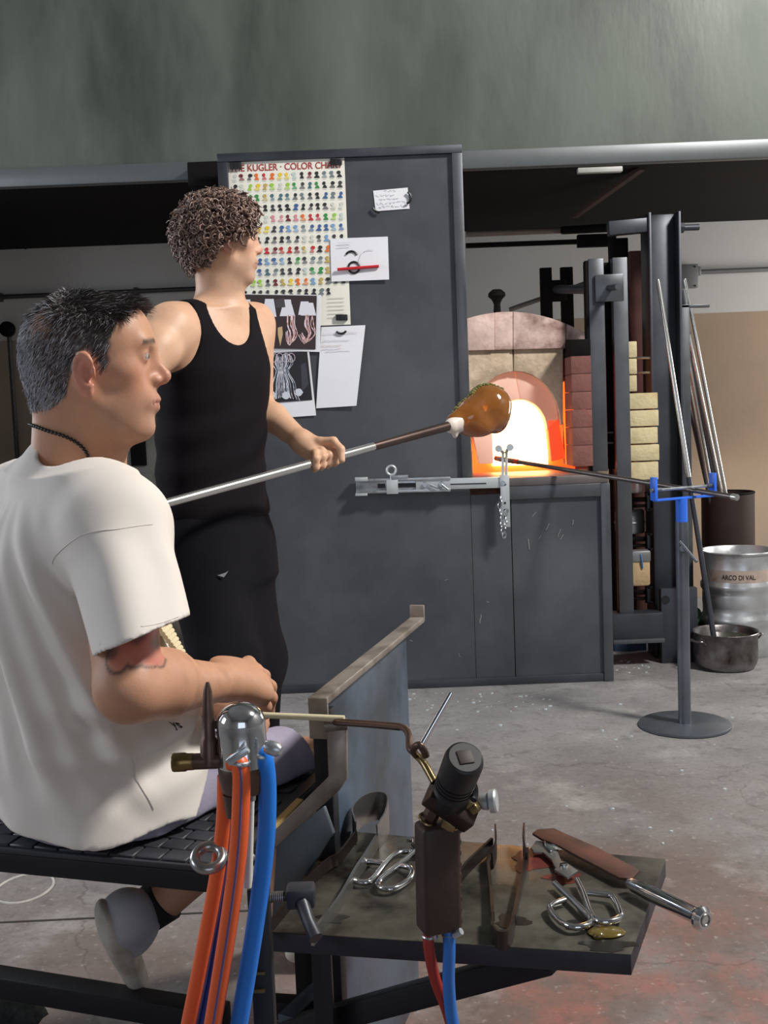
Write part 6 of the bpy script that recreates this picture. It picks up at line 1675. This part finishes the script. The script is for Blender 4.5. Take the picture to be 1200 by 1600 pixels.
# curls
nr2 = np.empty(len(body2.data.vertices) * 3, 'f'); body2.data.vertices.foreach_get('normal', nr2); nr2 = nr2.reshape(-1, 3)
cand = np.where(hmask)[0]; NC = 2100; ii = RNG.choice(cand, NC)
vsC = []; qsC = []; ccC = []; PT = 15; SD = 5
for n_i, i in enumerate(ii):
    nrm_ = unit(nr2[i]); r0_ = bv[i]; Lc = L2_[i]
    Lh_ = RNG.uniform(0.030, 0.052) * (0.55 + 0.45 * np.clip((Lc[2] + 0.06) / 0.08, 0, 1)) * (0.8 if Lc[0] > 0.04 else 1.0)
    dr = unit(nrm_ + RNG.normal(size=3) * 0.35 + V((0, 0, -0.1)) + MA[0] * (0.35 if Lc[0] > 0.03 else -0.1)); a_ = unit(np.cross(dr, RNG.normal(size=3))); b_ = np.cross(dr, a_)
    hr = RNG.uniform(0.005, 0.0095); turns = RNG.uniform(1.3, 2.4); ph0 = RNG.uniform(0, 6.28); tw_ = RNG.uniform(0.0022, 0.0036)
    tt = np.linspace(0, 1, PT); rad_ = hr * np.sin(np.clip(tt * 3.2, 0, 1.57))
    pth = r0_ + dr * (tt[:, None] * Lh_) + rad_[:, None] * (np.cos(ph0 + turns * 6.28 * tt)[:, None] * a_ + np.sin(ph0 + turns * 6.28 * tt)[:, None] * b_) - V((0, 0, 1)) * (tt[:, None] ** 2 * 0.010)
    T_ = np.gradient(pth, axis=0); T_ /= np.linalg.norm(T_, axis=1)[:, None] + 1e-9; X_ = np.cross(T_, dr + 0.01); X_ /= np.linalg.norm(X_, axis=1)[:, None] + 1e-9; Y_ = np.cross(T_, X_)
    an = np.arange(SD) * 2 * math.pi / SD; rr_ = tw_ * np.where(tt > 0.8, 1 - (tt - 0.8) * 3.6, 1.0)
    rg = pth[:, None, :] + rr_[:, None, None] * (np.cos(an)[None, :, None] * X_[:, None, :] + np.sin(an)[None, :, None] * Y_[:, None, :])
    base = n_i * PT * SD; vsC.append(rg.reshape(-1, 3))
    j_, k_ = np.meshgrid(np.arange(PT - 1), np.arange(SD), indexing='ij'); k2_ = (k_ + 1) % SD
    qsC.append(np.stack([base + j_ * SD + k_, base + j_ * SD + k2_, base + (j_ + 1) * SD + k2_, base + (j_ + 1) * SD + k_], -1).reshape(-1, 4))
    ccC.append(np.tile(srgb((118, 94, 84)) * RNG.uniform(0.5, 1.6), (PT * SD, 1)))
mesh_np('hair', np.concatenate(vsC), np.concatenate(qsC), mat('curly_hair', (80, 60, 52), 0.36, var=0.0, attr='Col', spec=0.6), st_m, np.concatenate(ccC))
# tank top
K = Field(); K.ops = [(f if not i else f, lo, hi, k, op) for i, (f, lo, hi, k, op) in enumerate(TORSO.ops)]; K.lo = TORSO.lo - 0.01; K.hi = TORSO.hi + 0.01
zS = P(334, 490, 3.0)[2]
CB = SEC2[2][0]


def tank_cut(p):
    u = (p - CB) @ -rM; v = (p - CB) @ fM; z = p[:, 2]; au = np.abs(u)
    zb_ = np.where(v > 0, P(370, 540, 2.95)[2], zS - 0.06)
    neck = np.sqrt((u / 0.070) ** 2 + (np.minimum(z - (zb_ + 0.09), 0) / 0.09) ** 2) - 1
    arm = np.sqrt(((au - 0.205) / 0.095) ** 2 + (np.minimum(z - P(300, 515, 2.9)[2], 0) / 0.125) ** 2) - 1
    return np.minimum(neck * 0.06, arm * 0.08)


K.fn(lambda p: -0.006 - 0.0022 * np.sin(p[:, 2] * 60 + 18 * ((p - CB) @ rM) + 2 * noise3(p, 9)) * np.clip((1.28 - p[:, 2]) / 0.1, 0, 1) - 0.0015 * noise3(p, 26), op='d')
K.fn(tank_cut, 0.003, 's')
K.plane(P(334, 808, 3.0), (0.0, 0, -1), 0.003)
kv, kq = polygonise(K, 0.0045)
m_tank = mat('black_jersey', (22, 18, 23), 0.9, var=0.12, scale=12, bump=0.1, bscale=300, spec=0.15)
mesh_np('tank_top', relax(kv, kq, 1, 0.5), kq, m_tank, st_m)
# trousers
T_ = Field()
T_.loft([(P(334, 785, 3.0), 0.158, 0.112), (P(336, 830, 3.0), 0.17, 0.125), (P(342, 900, 2.99), 0.168, 0.125)], rM, fM, 0.03)
HR2, HL2 = P(310, 860, 2.93), P(365, 860, 3.08); KR2, KL2 = P(352, 1040, 2.80), P(398, 1030, 3.02); FR2, FL2 = V((P(330, 1000, 2.82)[0], 2.84, 0.06)), V((P(375, 1000, 3.12)[0], 3.13, 0.06))
for h_, k_, f_ in ((HR2, KR2, FR2), (HL2, KL2, FL2)): T_.cap(h_, k_, 0.105, 0.086, 0.05); T_.cap(k_, f_, 0.086, 0.078, 0.04)
T_.cap(P(338, 880, 2.99), P(390, 1060, 2.93), 0.10, 0.085, 0.06)
T_.plane((0, 0, 0.06), (0, 0, -1), 0.004)
T_.fn(lambda p: -0.003 * np.sin(((p - HR2) @ unit(V((1, 0.3, -0.25)))) * 42 + 2.2 * noise3(p, 7)) * 0.7 - 0.003 * noise3(p, 22), op='d')
tv, tq = polygonise(T_, 0.007)
tr = mesh_np('trousers', relax(tv, tq, 2, 0.5), tq, mat('black_trousers', (19, 18, 23), 0.9, var=0.15, scale=8, bump=0.1, bscale=200, spec=0.12), st_m)
G().torus(P(345, 800, 3.0), 0.001, 0.0005, (0, 0, 1), 6, 4).make('button', m_magnet, tr)
for f_ in (FR2, FL2):
    U = Field(); hb = V((f_[0] - 0.07, f_[1] + 0.02, 0.0)); A_ = (unit((0.93, -0.3, 0)), unit((0.3, 0.93, 0)), EZ)
    U.ell(hb + A_[0] * 0.05 + EZ * 0.042, (0.06, 0.04, 0.042), A_, 0.03); U.ell(hb + A_[0] * 0.17 + EZ * 0.034, (0.10, 0.046, 0.034), A_, 0.05); U.cap(hb + A_[0] * 0.06 + EZ * 0.05, f_ + EZ * 0.05, 0.045, 0.045, 0.03); U.plane((0, 0, 0.0), (0, 0, -1), 0.003)
    v, q = polygonise(U, 0.006); mesh_np('shoe', v, q, m_magnet, st_m)
# metal tag on the trousers
G().prism([P(340, 899, 2.80), P(352, 895, 2.80), P(357, 892, 2.80), P(350, 902, 2.80)], (0, 0.002, 0)).make('metal_tag', m_galv_w, tr)

# ================================================================== the gather
bpG = Field()
gc = P(764, 638, 3.43)
bpG.ell(gc, (0.070, 0.068, 0.074), None, 0.02); bpG.ell(P(739, 649, 3.38), (0.050, 0.052, 0.050), None, 0.035); bpG.ell(P(746, 666, 3.39), (0.058, 0.046, 0.034), None, 0.024); bpG.ell(P(775, 660, 3.42), (0.034, 0.040, 0.036), None, 0.026)
bpG.cap(P(714, 661, 3.345), P(736, 651, 3.38), 0.029, 0.040, 0.02)
bpG.fn(lambda p: -0.0055 * noise3(p, 38) - 0.002 * noise3(p, 95), op='d')
gv, gq = polygonise(bpG, 0.0035)
m_glassg = mat('molten_glass', (142, 92, 38), 0.1, var=0.2, scale=12, coat=0.9, trans=0.3, emit=(255, 90, 20), estr=0.03)
gat = mesh_np('gather', relax(gv, gq, 1, 0.4), gq, m_glassg, bp)
cg = Field(); cg.cap(P(706, 665, 3.33), P(716, 660, 3.35), 0.024, 0.031, 0.01); cg.ell(P(711, 679, 3.34), (0.007, 0.007, 0.01), None, 0.012); cg.fn(lambda p: -0.0025 * noise3(p, 110), op='d')
v, q = polygonise(cg, 0.003); mesh_np('moil', v, q, mat('milky_glass', (226, 214, 204), 0.15, var=0.1, coat=0.5), bp)
# crushed glass crumbs along the upper back
jj = random.Random(2); m_frit = mat('green_frit', (120, 120, 70), 0.15, var=0.4, scale=60, coat=0.6); g = G()
edge = smoothpath([P(717, 646, 3.37), P(727, 629, 3.40), P(740, 611, 3.42), P(755, 601, 3.43), P(770, 600, 3.44), P(785, 607, 3.44)], 8)
edge = settle(edge, bpG, 0.0)
for k in range(110):
    p = edge[jj.randrange(len(edge))] + V((jj.uniform(-.008, .008), jj.uniform(-.02, .012), jj.uniform(-.008, .008))); p = settle([p], bpG, 0.001)[0]; r_ = jj.uniform(0.003, 0.0075)
    g.ball(p, (r_, r_ * jj.uniform(.6, 1), r_ * jj.uniform(.6, 1)), 6, 4)
fo = g.make('frit_crumbs', m_frit, bp, smooth=False); fo['kind'] = 'stuff'
